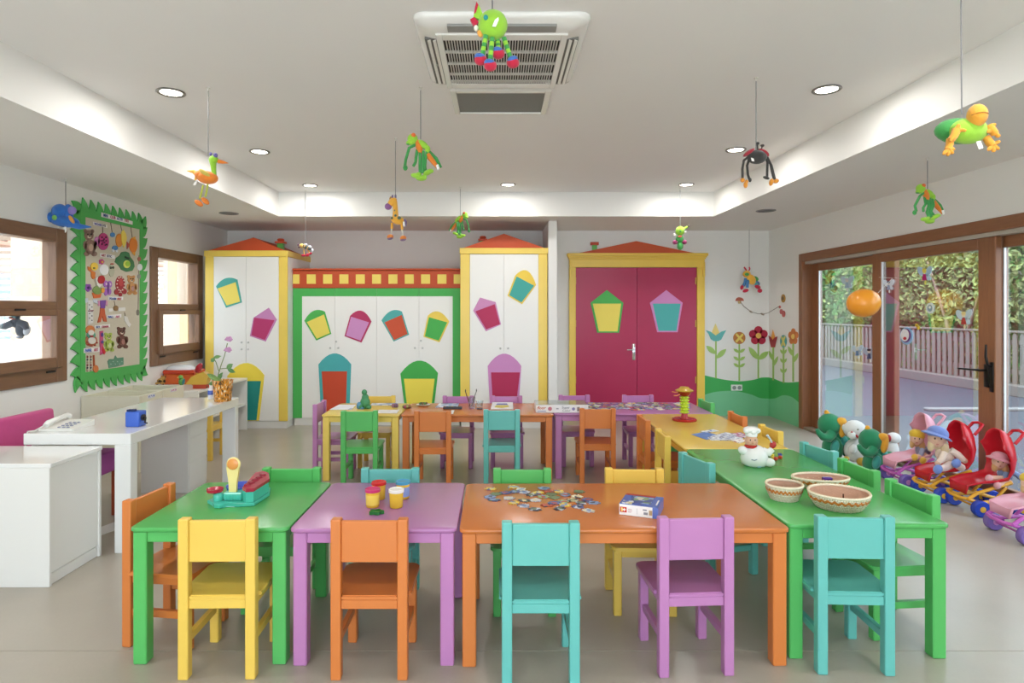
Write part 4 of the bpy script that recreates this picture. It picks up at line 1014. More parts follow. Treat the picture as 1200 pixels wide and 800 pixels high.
# ---------------------------------------------------------------- things on the desk and the toy shelf
tp = thing('telephone', 'white corded desk telephone with buttons on the end of the white desk', 'telephone', (-2.60, 3.74, .691))
wp = plas('#e6e6e0')
b = MB(); b.prism([(-2.70, 3.64, .692), (-2.70, 3.84, .692), (-2.70, 3.84, .728), (-2.70, 3.64, .703)], (.20, 0, 0)); b.build('body', wp, tp)
ky = None
for i in range(4):
    for j in range(3):
        if ky is None: ky = MB().box(-.008, .008, -.007, .007, 0, .006, .002).build('key', plas('#8f93a8'), tp, False, True); o = ky
        else: o = ky.copy(); COL.objects.link(o)
        o.location = Vector((-2.60 + j*.026, 3.67 + i*.032,   .7065 + i*.004)) - wloc(tp)
MB().tube([(-2.665, 3.65, .722), (-2.665, 3.67, .734), (-2.665, 3.75, .75), (-2.665, 3.83, .756), (-2.665, 3.85, .744)], [.016, .018, .011, .017, .018], 10).build('handset', wp, tp, True)
MB().tube([(-2.66, 3.645, .73), (-2.70, 3.61, .70), (-2.725, 3.59, .70), (-2.742, 3.585, .66), (-2.745, 3.60, .60)] , .004, 6).build('cord', plas('#cfcfcb'), tp, True)
sp = thing('pencil_sharpener', 'blue desk pencil sharpener with a black crank on the white desk', 'sharpener', (-2.225, 3.80, .691))
MB().box(-2.268, -2.182, 3.765, 3.85, .6915, .785, .008, 2).build('body', plas('#3f66c8'), sp, True)
MB().lathe([(.02, 0), (.02, .012)], (-2.181, 3.80, .745), 16, rot=Matrix.Rotation(PI/2, 3, 'Y')).tube([(-2.168, 3.80, .745), (-2.160, 3.80, .745), (-2.160, 3.79, .715), (-2.145, 3.79, .712)], .005).build('crank', plas('#25262c'), sp, True)
MB().box(-2.262, -2.245, 3.77, 3.80, .785, .797, .002).box(-2.235, -2.215, 3.77, 3.80, .785, .80, .002).build('clamp', plas('#23335f'), sp)
# orchid in tiger pot
t = Toy('potted_flower', 'pink flower in an orange tiger patterned pot at the far end of the desk', 'plant', 261, 470, 4.86)
def tiger():
    m = bpy.data.materials.new('tiger'); m.use_nodes = True
    N = m.node_tree.nodes; L = m.node_tree.links; b = N['Principled BSDF']; b.inputs['Roughness'].default_value = .4
    tc = N.new('ShaderNodeTexCoord'); mp = N.new('ShaderNodeMapping'); mp.inputs['Scale'].default_value = (75, 75, 28)
    nz = N.new('ShaderNodeTexNoise'); nz.inputs['Scale'].default_value = 1.0; nz.inputs['Detail'].default_value = 2
    r = N.new('ShaderNodeValToRGB'); r.color_ramp.interpolation = 'CONSTANT'
    r.color_ramp.elements[0].color = lin('#5a3a1a'); r.color_ramp.elements[1].position = .41; r.color_ramp.elements[1].color = lin('#dd922c')
    e_ = r.color_ramp.elements.new(.58); e_.color = lin('#efe3c4')
    L.new(tc.outputs['Object'], mp.inputs[0]); L.new(mp.outputs[0], nz.inputs['Vector']); L.new(nz.outputs['Fac'], r.inputs[0]); L.new(r.outputs[0], b.inputs['Base Color'])
    return m
TIG = tiger()
b = MB(); k = t.k
prof = [(8.5, .2), (9.5, 1), (11.5, 24), (12.3, 25), (11.3, 25.2), (10.6, 24), (10, 20)]
b.lathe([(r * k, z * k) for r, z in prof], t.w(261, 470), 24); b.build('pot', TIG, t.r, True)
t.lathe('soil', plush('#4d3b2c'), [(10.2, 20), (.1, 21.5)], 261, 470, 0, 20)
st = plush('#7a8a56')
t.tube('stem', st, [[(255, 448, 0), (256, 438, 0), (259, 428, 0), (263, 417, 0), (266.5, 402, 0)]], .55)
t.tube('stem', st, [[(258, 432, 0), (264, 431.5, 0), (268, 431, 0)], [(257, 436, 0), (253, 424, 0), (250, 419, 0)]], .5)
def leaf(x0, y0, x1, y1, w_, hx='#6f9a5c', z=0):
    mx, my = (x0+x1)/2, (y0+y1)/2; nx, ny = -(y1-y0), (x1-x0); l = math.hypot(nx, ny); nx, ny = nx/l*w_, ny/l*w_
    up = bez((x0, y0), (mx+nx, my+ny), (x1, y1), 6); dn = bez((x0, y0), (mx-nx, my-ny), (x1, y1), 6)
    b = MB(); b.grid([[t.w(x, y, z - 1.5) for x, y in up], [t.w(x0+(x1-x0)*i/6, y0+(y1-y0)*i/6, z + .8) for i in range(7)], [t.w(x, y, z - 1.5) for x, y in dn]])
    o = b.build('leaf', plush(hx), t.r, True); sm = o.modifiers.new('thick', 'SOLIDIFY'); sm.thickness = .002
leaf(252, 419, 248, 424, 5); leaf(259, 417, 250, 419, 4, '#7aa35f', 1); leaf(266, 432, 273, 426, 6); leaf(267, 432, 276, 436, 5, '#5f8f55'); leaf(257, 446, 243, 438, 6, '#86a862', 1); leaf(256, 446, 262, 436, 5, '#6b9658', -2); leaf(258, 446, 246, 450, 5, '#5f8a50', -3); leaf(262, 447, 252, 441, 6, '#8fae63', -4)
def blossom(x, y):
    b = MB()
    for i in range(12):
        a = i * 2.4; rr = 1.2 + 3.2 * (i / 12)
        b.ell(t.w(x + rr*math.cos(a), y + .55*rr*math.sin(a), rr*.6*math.sin(a*1.3)), (1.9*k, 1.9*k, 1.3*k), None, 8, 6)
    b.build('blossom', plush('#c793bb'), t.r, True)
blossom(268, 397); blossom(267, 409.5)
bt = Toy('small_bottle', 'small white bottle with blue label standing beside the tiger pot', 'bottle', 247, 467, 4.9)
bt.lathe('body', plas('#dfe3ea'), [(3, 0), (3.2, .6), (3.2, 11), (1.6, 13.5)], 247, 467.3, 0, 16); bt.lathe('label_band', plas('#4a62b8'), [(3.25, 5), (3.3, 5.2), (3.3, 10), (3.25, 10.2)], 247, 467.3, 0, 16, close=False); bt.lathe('cap', plas('#e9eaec'), [(1.7, 13.3), (1.7, 15.8)], 247, 467.3, 0, 12)
# toys on the shelf by the wall
SG = 'toys on the low shelf by the window'
def onshelf(px, py, z=.61): return onZ(z, px, py)
q_ = onshelf(176, 451, .669); b = MB(); b.lathe([(.085, 0), (.10, .012), (.095, .03), (.06, .05), (.02, .058)], (-3.33, 5.90, .531), 22, 1.15, .9)
tag(b.build('toy_hat', plas('#2f7fc0'), None, True), 'blue domed plastic toy lying in the cream bin with the red tag', 'toy', SG)
t = Toy('toy_box', 'red and orange toy box with a painted white shine on the shelf under the corner window', 'toy', 214, 449, 6.72, SG)
t.d = 6.72
MB().box(t.w(197, 0).x, t.w(233, 0).x, 6.62, 6.85, .611, .72, .008).build('box_body', plas('#d9662f'), t.r)
MB().box(t.w(196.4, 0).x, t.w(233.6, 0).x, 6.61, 6.86, .72, .765, .012).build('box_rim', plas('#c8432a'), t.r)
MB().lathe([(.155, 0), (.15, .02), (.10, .045), (.02, .05)], (t.w(212, 0).x, 6.73, .765), 20, 1, .65).build('lid', plas('#e9ecf2'), t.r, True)  # white dome stands in for the shine on top of the box
t = Toy('toy_horn', 'dark red toy scoop propped up against the orange toy box', 'toy', 232, 440, 6.55, SG)
t.tube('handle', plas('#c9852f'), [[(226, 451, 0), (229, 442, 0), (231, 437, 0)]], 1.6); t.ell('scoop', plas('#ab1f2e'), [(233, 431, 0, 3.4, 6.5, 3, .55)])
t = Toy('leopard_toy', 'spotted brown plush toy lying beside the orange toy box', 'soft toy', 189, 447, 6.45, SG)
lp = print_mat(['#b98d4a', '#3c2a1b', '#c79a55', '#a87c3f'], 55, .9)
t.ell('body', lp, [(189, 446.5, 0, 5, 3.6, 3)]); t.ell('head', lp, [(191.8, 443, -1, 3, 2.6, 2.5)]); t.ell('ear', lp, [(190, 440.6, -1, 1, 1, .6), (194, 440.8, -1, 1, 1, .6)]); t.ell('paw', lp, [(185, 449, -2, 2.2, 1.5, 1.5)]); t.ell('paw', lp, [(192, 449, -2, 2.2, 1.5, 1.5)])
t = Toy('parrot_toy', 'green plush parrot sitting before the orange toy box', 'soft toy', 213, 450, 6.35, SG)
t.ell('body', plush('#5f9a4a'), [(213, 447, 0, 3.6, 4.6, 3, .2)]); t.ell('head', plush('#6fae50'), [(212, 441.5, -.5, 2.6, 2.4, 2.3)]); t.ell('beak', plush('#d9a03c'), [(209.6, 442, -1.5, 1.2, .9, .9)]); t.ell('wing', plush('#3f7f8f'), [(215.8, 447, -1.5, 1.4, 3.6, 1.5, .25)])
t = Toy('yellow_dump_truck', 'yellow and red toy truck on the shelf behind the potted flower', 'toy', 233, 449, 6.3, SG)
t.slab('bed', plas('#d9b04a'), [(219, 450), (243, 450), (246, 440), (240, 435), (226, 441)], -4, 9); t.slab('cab', plas('#b8442c'), [(228, 455.2), (243, 455.2), (243, 450), (228, 450)], -4, 9)
t.lathe('wheel', plas('#7a3a22'), [(2.2, -5), (2.4, -4.4), (2.4, -1.6), (2.2, -1)], 231, 453.5, -4, 14, rot=Matrix.Rotation(PI/2, 3, 'X')); t.lathe('wheel', plas('#7a3a22'), [(2.2, -5), (2.4, -4.4), (2.4, -1.6), (2.2, -1)], 241, 453.5, -4, 14, rot=Matrix.Rotation(PI/2, 3, 'X'))

# ---------------------------------------------------------------- things on the front tables
H = .545
t = Toy('dough_machine', 'teal toy dough machine with yellow plunger and red trays on the green table', 'toy', 280, 592, 2.735)
tl = plas('#4cc0ab'); k = t.k
def flatz(name, m, pts, z0, z1, par=None):
    """an outline on the table top, given as pixels at table height, raised from z0 to z1"""
    ps = [onZ(H, x, y) for x, y in pts]
    b = MB(); b.prism([(p.x, p.y, z0) for p in ps], (0, 0, z1 - z0))
    bmesh.ops.bevel(b.bm, geom=[e for e in b.bm.edges if abs(e.verts[0].co.z - e.verts[1].co.z) < 1e-6], offset=.002, segments=1, affect='EDGES')
    return b.build(name, m, par)
t.r.location.z = H; LOC[t.r.name].z = H
flatz('base', tl, [(243, 590), (249, 588), (252, 583), (262, 582), (268, 577), (290, 575), (312, 571), (317, 575), (316, 581), (298, 593), (285, 594), (265, 594), (258, 596), (251, 595.5), (249, 592)], H + .0008, H + .016, t.r)
flatz('tray_body', tl, [(284.5, 591), (288, 593.3), (297, 592.5), (315, 580), (314, 573), (308, 570.5), (300, 572.5)], H + .016, H + .062, t.r)
rt = flatz('red_tray', plas('#a51f3c'), [(284, 591), (288, 593.6), (297.5, 592.8), (316, 580), (315, 572.5), (308, 570), (299, 572)], H + .062, H + .078, t.r)
for i in range(5):
    a = i / 4; p = onZ(H, 290 + 18*a, 589 - 13*a); MB().ell((p.x, p.y, H + .079), (.017, .013, .008), None, 10, 6).build('berry', plas('#8f1530'), rt, True)
p = onZ(H, 252, 590); MB().lathe([(.02, H + .016), (.022, H + .04), (.014, H + .05)], (p.x + .015, p.y, 0), 16).build('cup_post', tl, t.r, True)
MB().lathe([(.012, H + .045), (.034, H + .055), (.036, H + .068), (.03, H + .068), (.02, H + .058)], (p.x, p.y, 0), 18).build('red_cup', plas('#b3213d'), t.r, True)
p = onZ(H, 275, 589); MB().box(p.x - .045, p.x + .04, p.y - .02, p.y + .04, H + .016, H + .05, .006).build('press_block', tl, t.r)
for i in range(6): MB().box(p.x - .034 + i*.013, p.x - .029 + i*.013, p.y - .023, p.y - .0195, H + .018, H + .04, .001).build('rib', tl, t.r)
b = MB(); zz = [H + .045, H + .10, H + .135, H + .16]; ww = [.016, .019, .025, .028]
b.grid([[(p.x - .007 + s*w_*1.0, p.y + o_, z) for s, o_ in ((-1, -.006), (1, -.006), (1, .008), (-1, .008))] for z, w_ in zip(zz, ww)], True)
b.ell((p.x - .005, p.y, H + .172), (.032, .010, .032), None, 18, 10)
pl_ = b.build('plunger', plas('#ecd98e'), t.r, True)
MB().ell((p.x - .005, p.y - .009, H + .174), (.025, .005, .025), None, 18, 8).build('plunger_disc', plas('#e0934a'), pl_, True)
p = onZ(H, 282, 581); MB().lathe([(.05, H + .02), (.062, H + .045), (.064, H + .055), (.056, H + .055), (.044, H + .03)], (p.x + .005, p.y - .01, 0), 24).build('blue_bowl', plas('#4a63cf'), t.r, True)

def tub(px, py, lid, label, body='#ecc23e', band=None, k=1.0):
    p = onZ(H, px, py)
    r = thing('dough_tub', label, 'tub', (p.x, p.y, H), 'dough tubs on the purple table')
    MB().lathe([(.0255, .0008), (.028, .003), (.0305, .068), (.028, .070)], p, 24).build('tub_body', plas(body), r, True)
    if band: MB().lathe([(.0285, .012), (.0293, .0125), (.0308, .055), (.030, .0555)], p, 24, close=False).build('label_band', plas(band), r, True)
    b = MB().lathe([(.031, .066), (.0335, .067), (.0335, .079), (.030, .0805), (.0275, .077), (.001, .077)], p, 24)
    b.build('lid', plas(lid), r, True)
tub(436.8, 593.5, '#c9336b', 'yellow dough tub with pink lid on the purple table', band='#efd05c')
tub(444, 584.5, '#cc2626', 'yellow dough tub with red lid on the purple table')
tub(464.5, 594, '#efeae2', 'yellow dough tub with white lid on the purple table')
tub(472.3, 583.5, '#4a9cc0', 'dough tub with teal lid and blue band on the purple table', band='#8ea3d8')
p = onZ(H, 441, 602); r = thing('dough_cutter', 'small dark green dough cutter lying before the tubs', 'cutter', (p.x, p.y, H))
b = MB(); ps = [(p.x + (.027 + .006*math.cos(5*a))*math.cos(a), p.y + (.020 + .004*math.cos(5*a))*math.sin(a)) for a in [2*PI*i/30 for i in range(30)]]
b.grid([[(x, y, H + .001) for x, y in ps], [(x, y, H + .015) for x, y in ps], [(p.x + (x-p.x)*.82, p.y + (y-p.y)*.82, H + .015) for x, y in ps], [(p.x + (x-p.x)*.82, p.y + (y-p.y)*.82, H + .001) for x, y in ps]], True)
b.build('cutter_wall', plas('#237a35'), r, True)
MB().box(p.x - .018, p.x + .018, p.y - .003, p.y + .003, H + .004, H + .012, .001).build('grip', plas('#2f8f3f'), r)

# jigsaw pieces
PCOL = ['#e9dfc2', '#c9c8cf', '#e8c64a', '#4b5d92', '#9fb77b', '#8aa0c4', '#b8503a', '#6f7f5a', '#d9c79a', '#3c3f52']
def piece_mesh(mt, n):
    o = []
    for s in range(4):
        a = s * PI/2; c, d = math.cos(a), math.sin(a); sg = 1 if (n >> s) & 1 else -1
        e = [(-.5, -.5), (-.14, -.5)] + [(.17 * math.sin(t) * 1.0, -.5 - sg * (.13 - .17 * math.cos(t) )) for t in [(-2.4 + 4.8*i/6) * 1.0 for i in range(7)]] + [(.14, -.5)]
        o += [(x*c - y*d, x*d + y*c) for x, y in e]
    b = MB(); b.prism([(x, y, 0) for x, y in o], (0, 0, .07)); return b.mesh('puzzle_piece', mt)
PM = [[piece_mesh(print_mat([PCOL[(i*3+j) % 10], PCOL[(i*2+j*2+1) % 10], PCOL[(i+5) % 10]], 1.6), n) for j, n in enumerate((5, 6, 9, 10))] for i in range(5)]
def piece(x, y, z, s, label, group, R):
    o = bpy.data.objects.new('puzzle_piece', R.choice(R.choice(PM))); COL.objects.link(o)
    o.location = (x, y, z); o.scale = (s, s, s * (.003/.07/s) if False else .0022/.07); o.rotation_euler = (0, 0, R.uniform(0, 6.28))
    return tag(o, label, 'puzzle piece', group)
R = random.Random(11); placed = []
# loose pieces on the front orange table, read off the photograph
spots = [(577, 573), (575, 582), (581, 579), (578, 585), (593, 577), (589, 577), (600, 577), (615, 573.5), (613, 577), (617, 580), (625, 580), (632, 577), (637, 576), (641, 580), (636, 582), (650, 575), (655, 578), (660, 579), (646, 582), (652, 583), (676, 579), (681, 583), (601, 589), (606, 590), (612, 592), (618, 593), (622, 586), (629, 586), (633, 589), (630, 594), (645, 589), (650, 591), (658, 588), (663, 591), (669, 586), (674, 588), (682, 587.5), (689, 588), (664, 594), (638, 585), (671, 583), (608, 585)]
def free(x, y, s):
    for a, c, d in placed:
        if math.hypot(x-a, y-c) < (s+d)*.62: return False
    placed.append((x, y, s)); return True
for px, py in spots:
    p = onZ(H, px, py)
    for tr in range(12):
        x, y = p.x + R.gauss(0, .006 + tr*.004), p.y + R.gauss(0, .006 + tr*.004)
        if free(x, y, .036):
            piece(x, y, H + .0006, .041, 'small jigsaw piece lying loose among others on the front orange table', 'loose jigsaw pieces on the front orange table', R); break
placed.clear(); cnt = 0
for k in range(1400):
    px, py = R.uniform(683, 806), R.triangular(470.5, 480.5, 475)
    p = onZ(H, px, py)
    if p.x > 1.74 or p.x < .79 or p.y < 5.17 or p.y > 5.74: continue
    if 1.36 < p.x < 1.60 and False: continue
    if free(p.x, p.y, .052):
        cnt += 1
        piece(p.x, p.y, H + .0006, .052, 'jigsaw piece lying loose among many on the purple table', 'loose jigsaw pieces on the purple table', R)
    if cnt > 74: break

# puzzle box
pb = thing('puzzle_box', 'blue and white jigsaw puzzle box on the front orange table', 'box', (.627, 2.66, H))
A, B_, = onZ(H, 725.7, 602.5), onZ(H, 771, 608.3)
ux = (B_ - A); ux.z = 0; W_ = ux.length; ux.normalize(); uy = Vector((-ux.y, ux.x, 0)); DP = .155; hh = .047
def pbox(name, m, a0, a1, c0, c1, z0, z1, par):
    o = A + Vector((0, 0, 0))
    pts = [o + ux*a + uy*c for a, c in ((a0, c0), (a1, c0), (a1, c1), (a0, c1))]
    return MB().prism([(p.x, p.y, H + z0) for p in pts], (0, 0, z1 - z0)).build(name, m, par)
pbox('box_body', plas('#f0f0ee'), 0, W_, 0, DP, .0008, hh - .002, pb)
pbox('box_wrap', plas('#5b74c2'), W_ - .022, W_ + .001, -.001, DP + .001, .001, hh, pb)
tp_ = pbox('top_print', plas('#4a66b0'), 0, W_, 0, DP, hh - .002, hh, pb)
pbox('picture', print_mat(['#3c4a86', '#7f9a6a', '#c9c3b0', '#39466e', '#8ea0c8', '#6f8a52'], 45), .035, W_ - .035, .03, DP - .03, hh, hh + .0006, tp_)
pbox('picture', print_mat(['#dfe3ee', '#4a66b0', '#c9b98a'], 70), .008, .05, .006, .05, hh, hh + .0008, tp_)
pbox('red_band', plas('#a33327'), .0, W_ - .03, DP - .022, DP, hh, hh + .0007, tp_)
pbox('title_strip', plas('#e6e6ea'), W_ - .014, W_ - .008, .03, .10, hh, hh + .0008, tp_)
pbox('logo_square', plas('#c2321f'), .003, .031, -.001, 0, .012, .034, pb)
for i, (pts, c) in enumerate((([(.008, .015), (.0145, .015), (.0145, .031), (.008, .031)], '#f3dd7a'), ([(.0145, .020), (.02, .020), (.02, .015), (.028, .0235), (.02, .031), (.02, .026), (.0145, .026)], '#f6f3ea'))):
    MB().prism([A + ux*a + Vector((0, 0, z)) - uy*.0012 for a, z in pts], -uy*.0006).build('logo_mark', plas(c), pb)
for a0, a1, z0, z1, c in ((.037, .052, .026, .028, '#c49aa0'), (.037, .054, .020, .022, '#c49aa0'), (.037, .05, .014, .016, '#c49aa0'), (.073, .075, .01, .034, '#c9c9c9'), (.098, .114, .028, .034, '#8e939c'), (.101, .118, .012, .022, '#8e939c'), (.123, .136, .012, .032, '#b59a72')):
    pbox('print', plas(c), a0, a1, -.0015, 0, z0, z1, pb)

# woven baskets
def weave(band, ratio):
    m = bpy.data.materials.new('weave'); m.use_nodes = True
    N = m.node_tree.nodes; L = m.node_tree.links; b = N['Principled BSDF']; b.inputs['Roughness'].default_value = .75
    def math_(op, a, c=None, v=None):
        n = N.new('ShaderNodeMath'); n.operation = op; L.new(a, n.inputs[0])
        if c is not None: L.new(c, n.inputs[1])
        if v is not None: n.inputs[1].default_value = v
        return n.outputs[0]
    tc = N.new('ShaderNodeTexCoord'); sx = N.new('ShaderNodeSeparateXYZ'); L.new(tc.outputs['Object'], sx.inputs[0])
    ang = math_('ARCTAN2', math_('DIVIDE', sx.outputs['Y'], v=ratio), sx.outputs['X'])
    u = math_('MULTIPLY', ang, v=12.0); v_ = math_('MULTIPLY', sx.outputs['Z'], v=112.0)
    cb = N.new('ShaderNodeCombineXYZ'); L.new(u, cb.inputs[0]); L.new(v_, cb.inputs[1])
    br = N.new('ShaderNodeTexBrick'); br.inputs['Scale'].default_value = 1.0; br.inputs['Mortar Size'].default_value = .09; br.inputs['Mortar Smooth'].default_value = .6
    br.inputs['Color1'].default_value = lin('#f0e6cf'); br.inputs['Color2'].default_value = lin('#e2d3b2'); br.inputs['Mortar'].default_value = lin('#8f7348')
    br.inputs['Brick Width'].default_value = 1.0; br.inputs['Row Height'].default_value = 1.0
    L.new(cb.outputs[0], br.inputs['Vector'])
    tri = math_('PINGPONG', math_('MULTIPLY', ang, v=9.0), v=1.0)          # dyed zigzag band
    zz = math_('ADD', math_('MULTIPLY', tri, v=.010), sx.outputs['Z'])
    g1 = N.new('ShaderNodeMath'); g1.operation = 'COMPARE'; g1.inputs[1].default_value = band; g1.inputs[2].default_value = .0062; L.new(zz, g1.inputs[0])
    mx = N.new('ShaderNodeMix'); mx.data_type = 'RGBA'; mx.inputs['B'].default_value = lin('#cf7a2a'); L.new(br.outputs['Color'], mx.inputs['A']); L.new(g1.outputs[0], mx.inputs['Factor'])
    L.new(mx.outputs['Result'], b.inputs['Base Color'])
    bp = N.new('ShaderNodeBump'); bp.inputs['Strength'].default_value = .6; bp.inputs['Distance'].default_value = .004; bp.invert = True
    L.new(br.outputs['Fac'], bp.inputs['Height']); L.new(bp.outputs[0], b.inputs['Normal'])
    return m
def basket(label, px0, px1, pyb, rot, hgt, ratio, lean=0.0):
    c = onZ(H, (px0 + px1)/2, pyb); a = (px1 - px0)/2 * c.y / F; bb = a * ratio
    r = thing('woven_basket', label, 'basket', (c.x, c.y, H), 'woven baskets on the long green table'); r.rotation_euler = (0, 0, rot)
    n, rows_ = 56, 9
    def rg(kk, z, ph=0, amp=.0022): return [((a*kk + amp*math.cos(n/2*2*PI*j/n + ph))*math.cos(2*PI*j/n), (bb*kk + amp*math.cos(n/2*2*PI*j/n + ph))*math.sin(2*PI*j/n)*abs(math.sin(2*PI*j/n))**.12, z) for j in range(n)]
    b = MB(); R_ = []
    for i in range(rows_ * 2 + 1):
        z = hgt * i / (rows_*2); kk = .72 + .28 * math.sin(min(1, z/hgt) * PI/2)
        R_.append(rg(kk + (.012 if i % 2 else -.004), z + .0006, PI*(i//2)))
    b.grid(R_, True); b.bm.faces.new([b.bm.verts.new(Vector(p)) for p in R_[0]])
    b.build('basket_wall', weave(hgt*.62 + .008, ratio), r, True, True)
    b = MB(); b.grid([rg(.965, hgt, 0, 0), rg(.90, hgt*.5, 0, .001), rg(.72, .008, 0, 0)], True); b.bm.faces.new([b.bm.verts.new(Vector(p)) for p in rg(.72, .008, 0, 0)])
    b.build('lining', mat('#c39b83', .85, .12, 30, .2, 120), r, True, True)
    b = MB(); b.tube([((a*.985)*math.cos(2*PI*j/n), (bb*.985)*math.sin(2*PI*j/n)*abs(math.sin(2*PI*j/n))**.12, hgt) for j in range(n)], .0055, 8, True)
    rim = b.build('rim', mat('#eadfc6', .75, .1, 60, .2, 200), r, True, True)
    b = MB()
    for j in range(0, n):
        t_ = 2*PI*(j+.5)/n; b.ell((a*.985*math.cos(t_), bb*.985*math.sin(t_)*abs(math.sin(t_))**.12, hgt + .002), (.0042, .0042, .0058), None, 6, 4)
    tag(b.build('rim_stitch', mat('#dcc9a3', .8), rim, True, True), kind='stuff')
    return r, a, bb
bA, aA, bbA = basket('woven basket with orange zigzag band, the roundest and nearest on the green table', 949, 1017, 594, .05, .066, .93)
bB, aB, bbB = basket('woven basket holding dark small parts, on the orange table side of the other two', 898, 940, 584.5, .3, .068, .95)
bC, aC, bbC = basket('shallow woven basket behind the other two, with a purple scrap inside', 929, 994, 571, -.05, .05, .6)
R = random.Random(5)
for i in range(14):
    a_ = R.uniform(0, 6.28); rr = R.uniform(0, .55)
    p = bB.location + Vector((aB*rr*math.cos(a_), bbB*rr*math.sin(a_), .014 + (i % 3)*.014))
    tag(MB().box(p.x - .011, p.x + .011, p.y - .008, p.y + .008, p.z, p.z + .009, .002, rot=Matrix.Rotation(a_, 3, 'Z')).build('toy_brick', plas(['#3f4a46', '#2e3a3c', '#59625c', '#4a4a52'][i % 4])), 'dark grey small toy brick heaped in the woven basket', 'toy brick', 'dark toy bricks in the basket')
p = bA.location + Vector((.03, .02, 0)); tag(MB().tube([(p.x, p.y, H + .012), (p.x + .004, p.y + .006, H + .05)], .003, 6).build('twig', plas('#5a3020'), None, True), 'small dark brown stick standing in the basket with orange zigzag', 'stick')
p = bC.location; tag(MB().box(p.x + .01, p.x + .055, p.y - .012, p.y + .012, H + .010, H + .05, .004).build('toy_block', plas('#4f2c86')), 'purple toy block in the shallow woven basket', 'toy block')

# chef jar
t = Toy('chef_jar', 'white ceramic chef jar with red scarf and spoon on the long green table', 'jar', 885, 546, 3.43)
t.r.location.z = H; LOC[t.r.name].z = H
cw = mat('#eceae6', .2, .01, 3, coat=.3)
t.lathe('jar_body', cw, [(11, .3), (14.8, 3), (15.6, 9), (14, 16), (10.5, 21), (6, 23.5)], 884, 545.2, 0, 26)
t.ell('belly_trim', plush('#a9cfe4'), [(874.5 + i*5, 543.2 - (i in (0, 4))*.8, -11.5 + abs(i-2)*2.8, 3.2, 1.8, 2.4) for i in range(5)])
t.ell('arm', cw, [(870, 527, -2, 6, 5, 5, .4)]); t.tube('arm', cw, [[(893, 528, -3), (899, 529, -5), (903, 525, -5)]], [5, 4.6, 3.4]); t.ell('foot', cw, [(898, 539.5, -8, 6.5, 5, 6)]); 
t.ell('mitten', plas('#b52a2a'), [(903.5, 520, -5, 3.6, 4.4, 3.4, .5)]); t.tube('spoon', plas('#c9cfd6'), [[(902, 517, -6), (898.5, 511, -6), (896, 508.5, -6)]], [.9, 1.2, 1.6])
t.ell('head', mat('#d7a98c', .35), [(880, 516, -1, 7.4, 7.2, 6.8)]); t.ell('cheek', mat('#cf9a80', .35), [(874.5, 518, -5, 2, 1.8, 1.6), (883.5, 518, -6, 2, 1.8, 1.6)]); t.ell('nose', mat('#d09a7c', .35), [(879, 517, -7.6, 1.5, 1.4, 1.4)]); t.ell('eye', plas('#2a241f'), [(876.5, 514, -7, .7, .9, .5), (882, 514, -7.2, .7, .9, .5)])
t.lathe('scarf', plas('#bb2b2b'), [(5, -2), (7.2, -1.2), (7.2, 1.2), (5, 2)], 879.5, 522.5, -1, 20)
t.lathe('hat_band', cw, [(6.6, 0), (6.9, 4), (6.2, 5)], 880, 510.5, -1, 20); t.ell('hat', cw, [(880, 503, -1, 9.2, 3.8, 8.5), (874, 504, -3, 4, 3.4, 4), (886, 504, -3, 4, 3.4, 4), (880, 504.5, -6, 4, 3.2, 4)])
t.tube('mouth_line', plas('#7d8894'), [[(875, 535, -13.6), (878, 535.8, -14.6), (881, 534.6, -14.9)]], .5)
for i, (px, py, c) in enumerate(((901, 534.5, '#8a2f2a'), (905, 535.5, '#e2c54a'), (909, 539, '#c23a2a'), (914, 534.5, '#4a4a9c'), (914.5, 537.5, '#c2452f'), (906.5, 538.5, '#d9b53c'))):
    p = onZ(H, px, py); tag(MB().box(p.x - .010, p.x + .010, p.y - .010, p.y + .010, H + .0006, H + .018, .003, rot=Matrix.Rotation(i, 3, 'Z')).build('toy_block', plas(c)), ('dark red|yellow|red|blue|orange red|amber'.split('|')[i]) + ' little block lying next to the chef jar', 'toy block', 'little blocks beside the chef jar')

# spindle toy on the yellow table
t = Toy('spindle_toy', 'red and lime spindle toy with a gold cap on the long yellow table', 'toy', 802, 493, 4.83)
t.r.location.z = H; LOC[t.r.name].z = H
t.lathe('base', plas('#a81f24'), [(13.5, .2), (14, 1), (14, 2.6), (12.5, 3.4), (11, 2.8), (5, 3), (3.6, 7), (3.4, 9)], 802, 493, 0, 30)
col = plas('#b6cf2f'); bb = []
for i in range(6): bb += [(3.6, 9 + i*3.4), (4.7, 9.6 + i*3.4), (4.7, 11.2 + i*3.4), (3.6, 12 + i*3.4)]
t.lathe('column', col, bb, 802, 493, 0, 18)
b = MB(); k = t.k
for i in range(6):
    for j in range(8):
        a = j*PI/4 + i*.4; b.ell(t.w(802 + 5*math.cos(a), 493 - 10.5 - i*3.4, 5*math.sin(a)), (.8*k,)*3, None, 6, 4)
tag(b.build('stud', plas('#cfe05a'), t.r, True), kind='stuff')
t.lathe('funnel', plas('#8f2418'), [(3.5, 29), (6.4, 31), (8.4, 34.5), (9.6, 35)], 802, 493, 0, 22); t.lathe('cap', plas('#b8953a'), [(10.2, 35), (10.4, 36), (6, 38.2), (4.8, 40), (.1, 40.4)], 802, 493, 0, 24)
t.tube('prong', plas('#d98a5a'), [[(797, 459, 0), (791, 459.5, -1), (787, 458.5, -2)], [(797, 461, -2), (792, 463, -4), (788, 462.5, -6)]], .7)
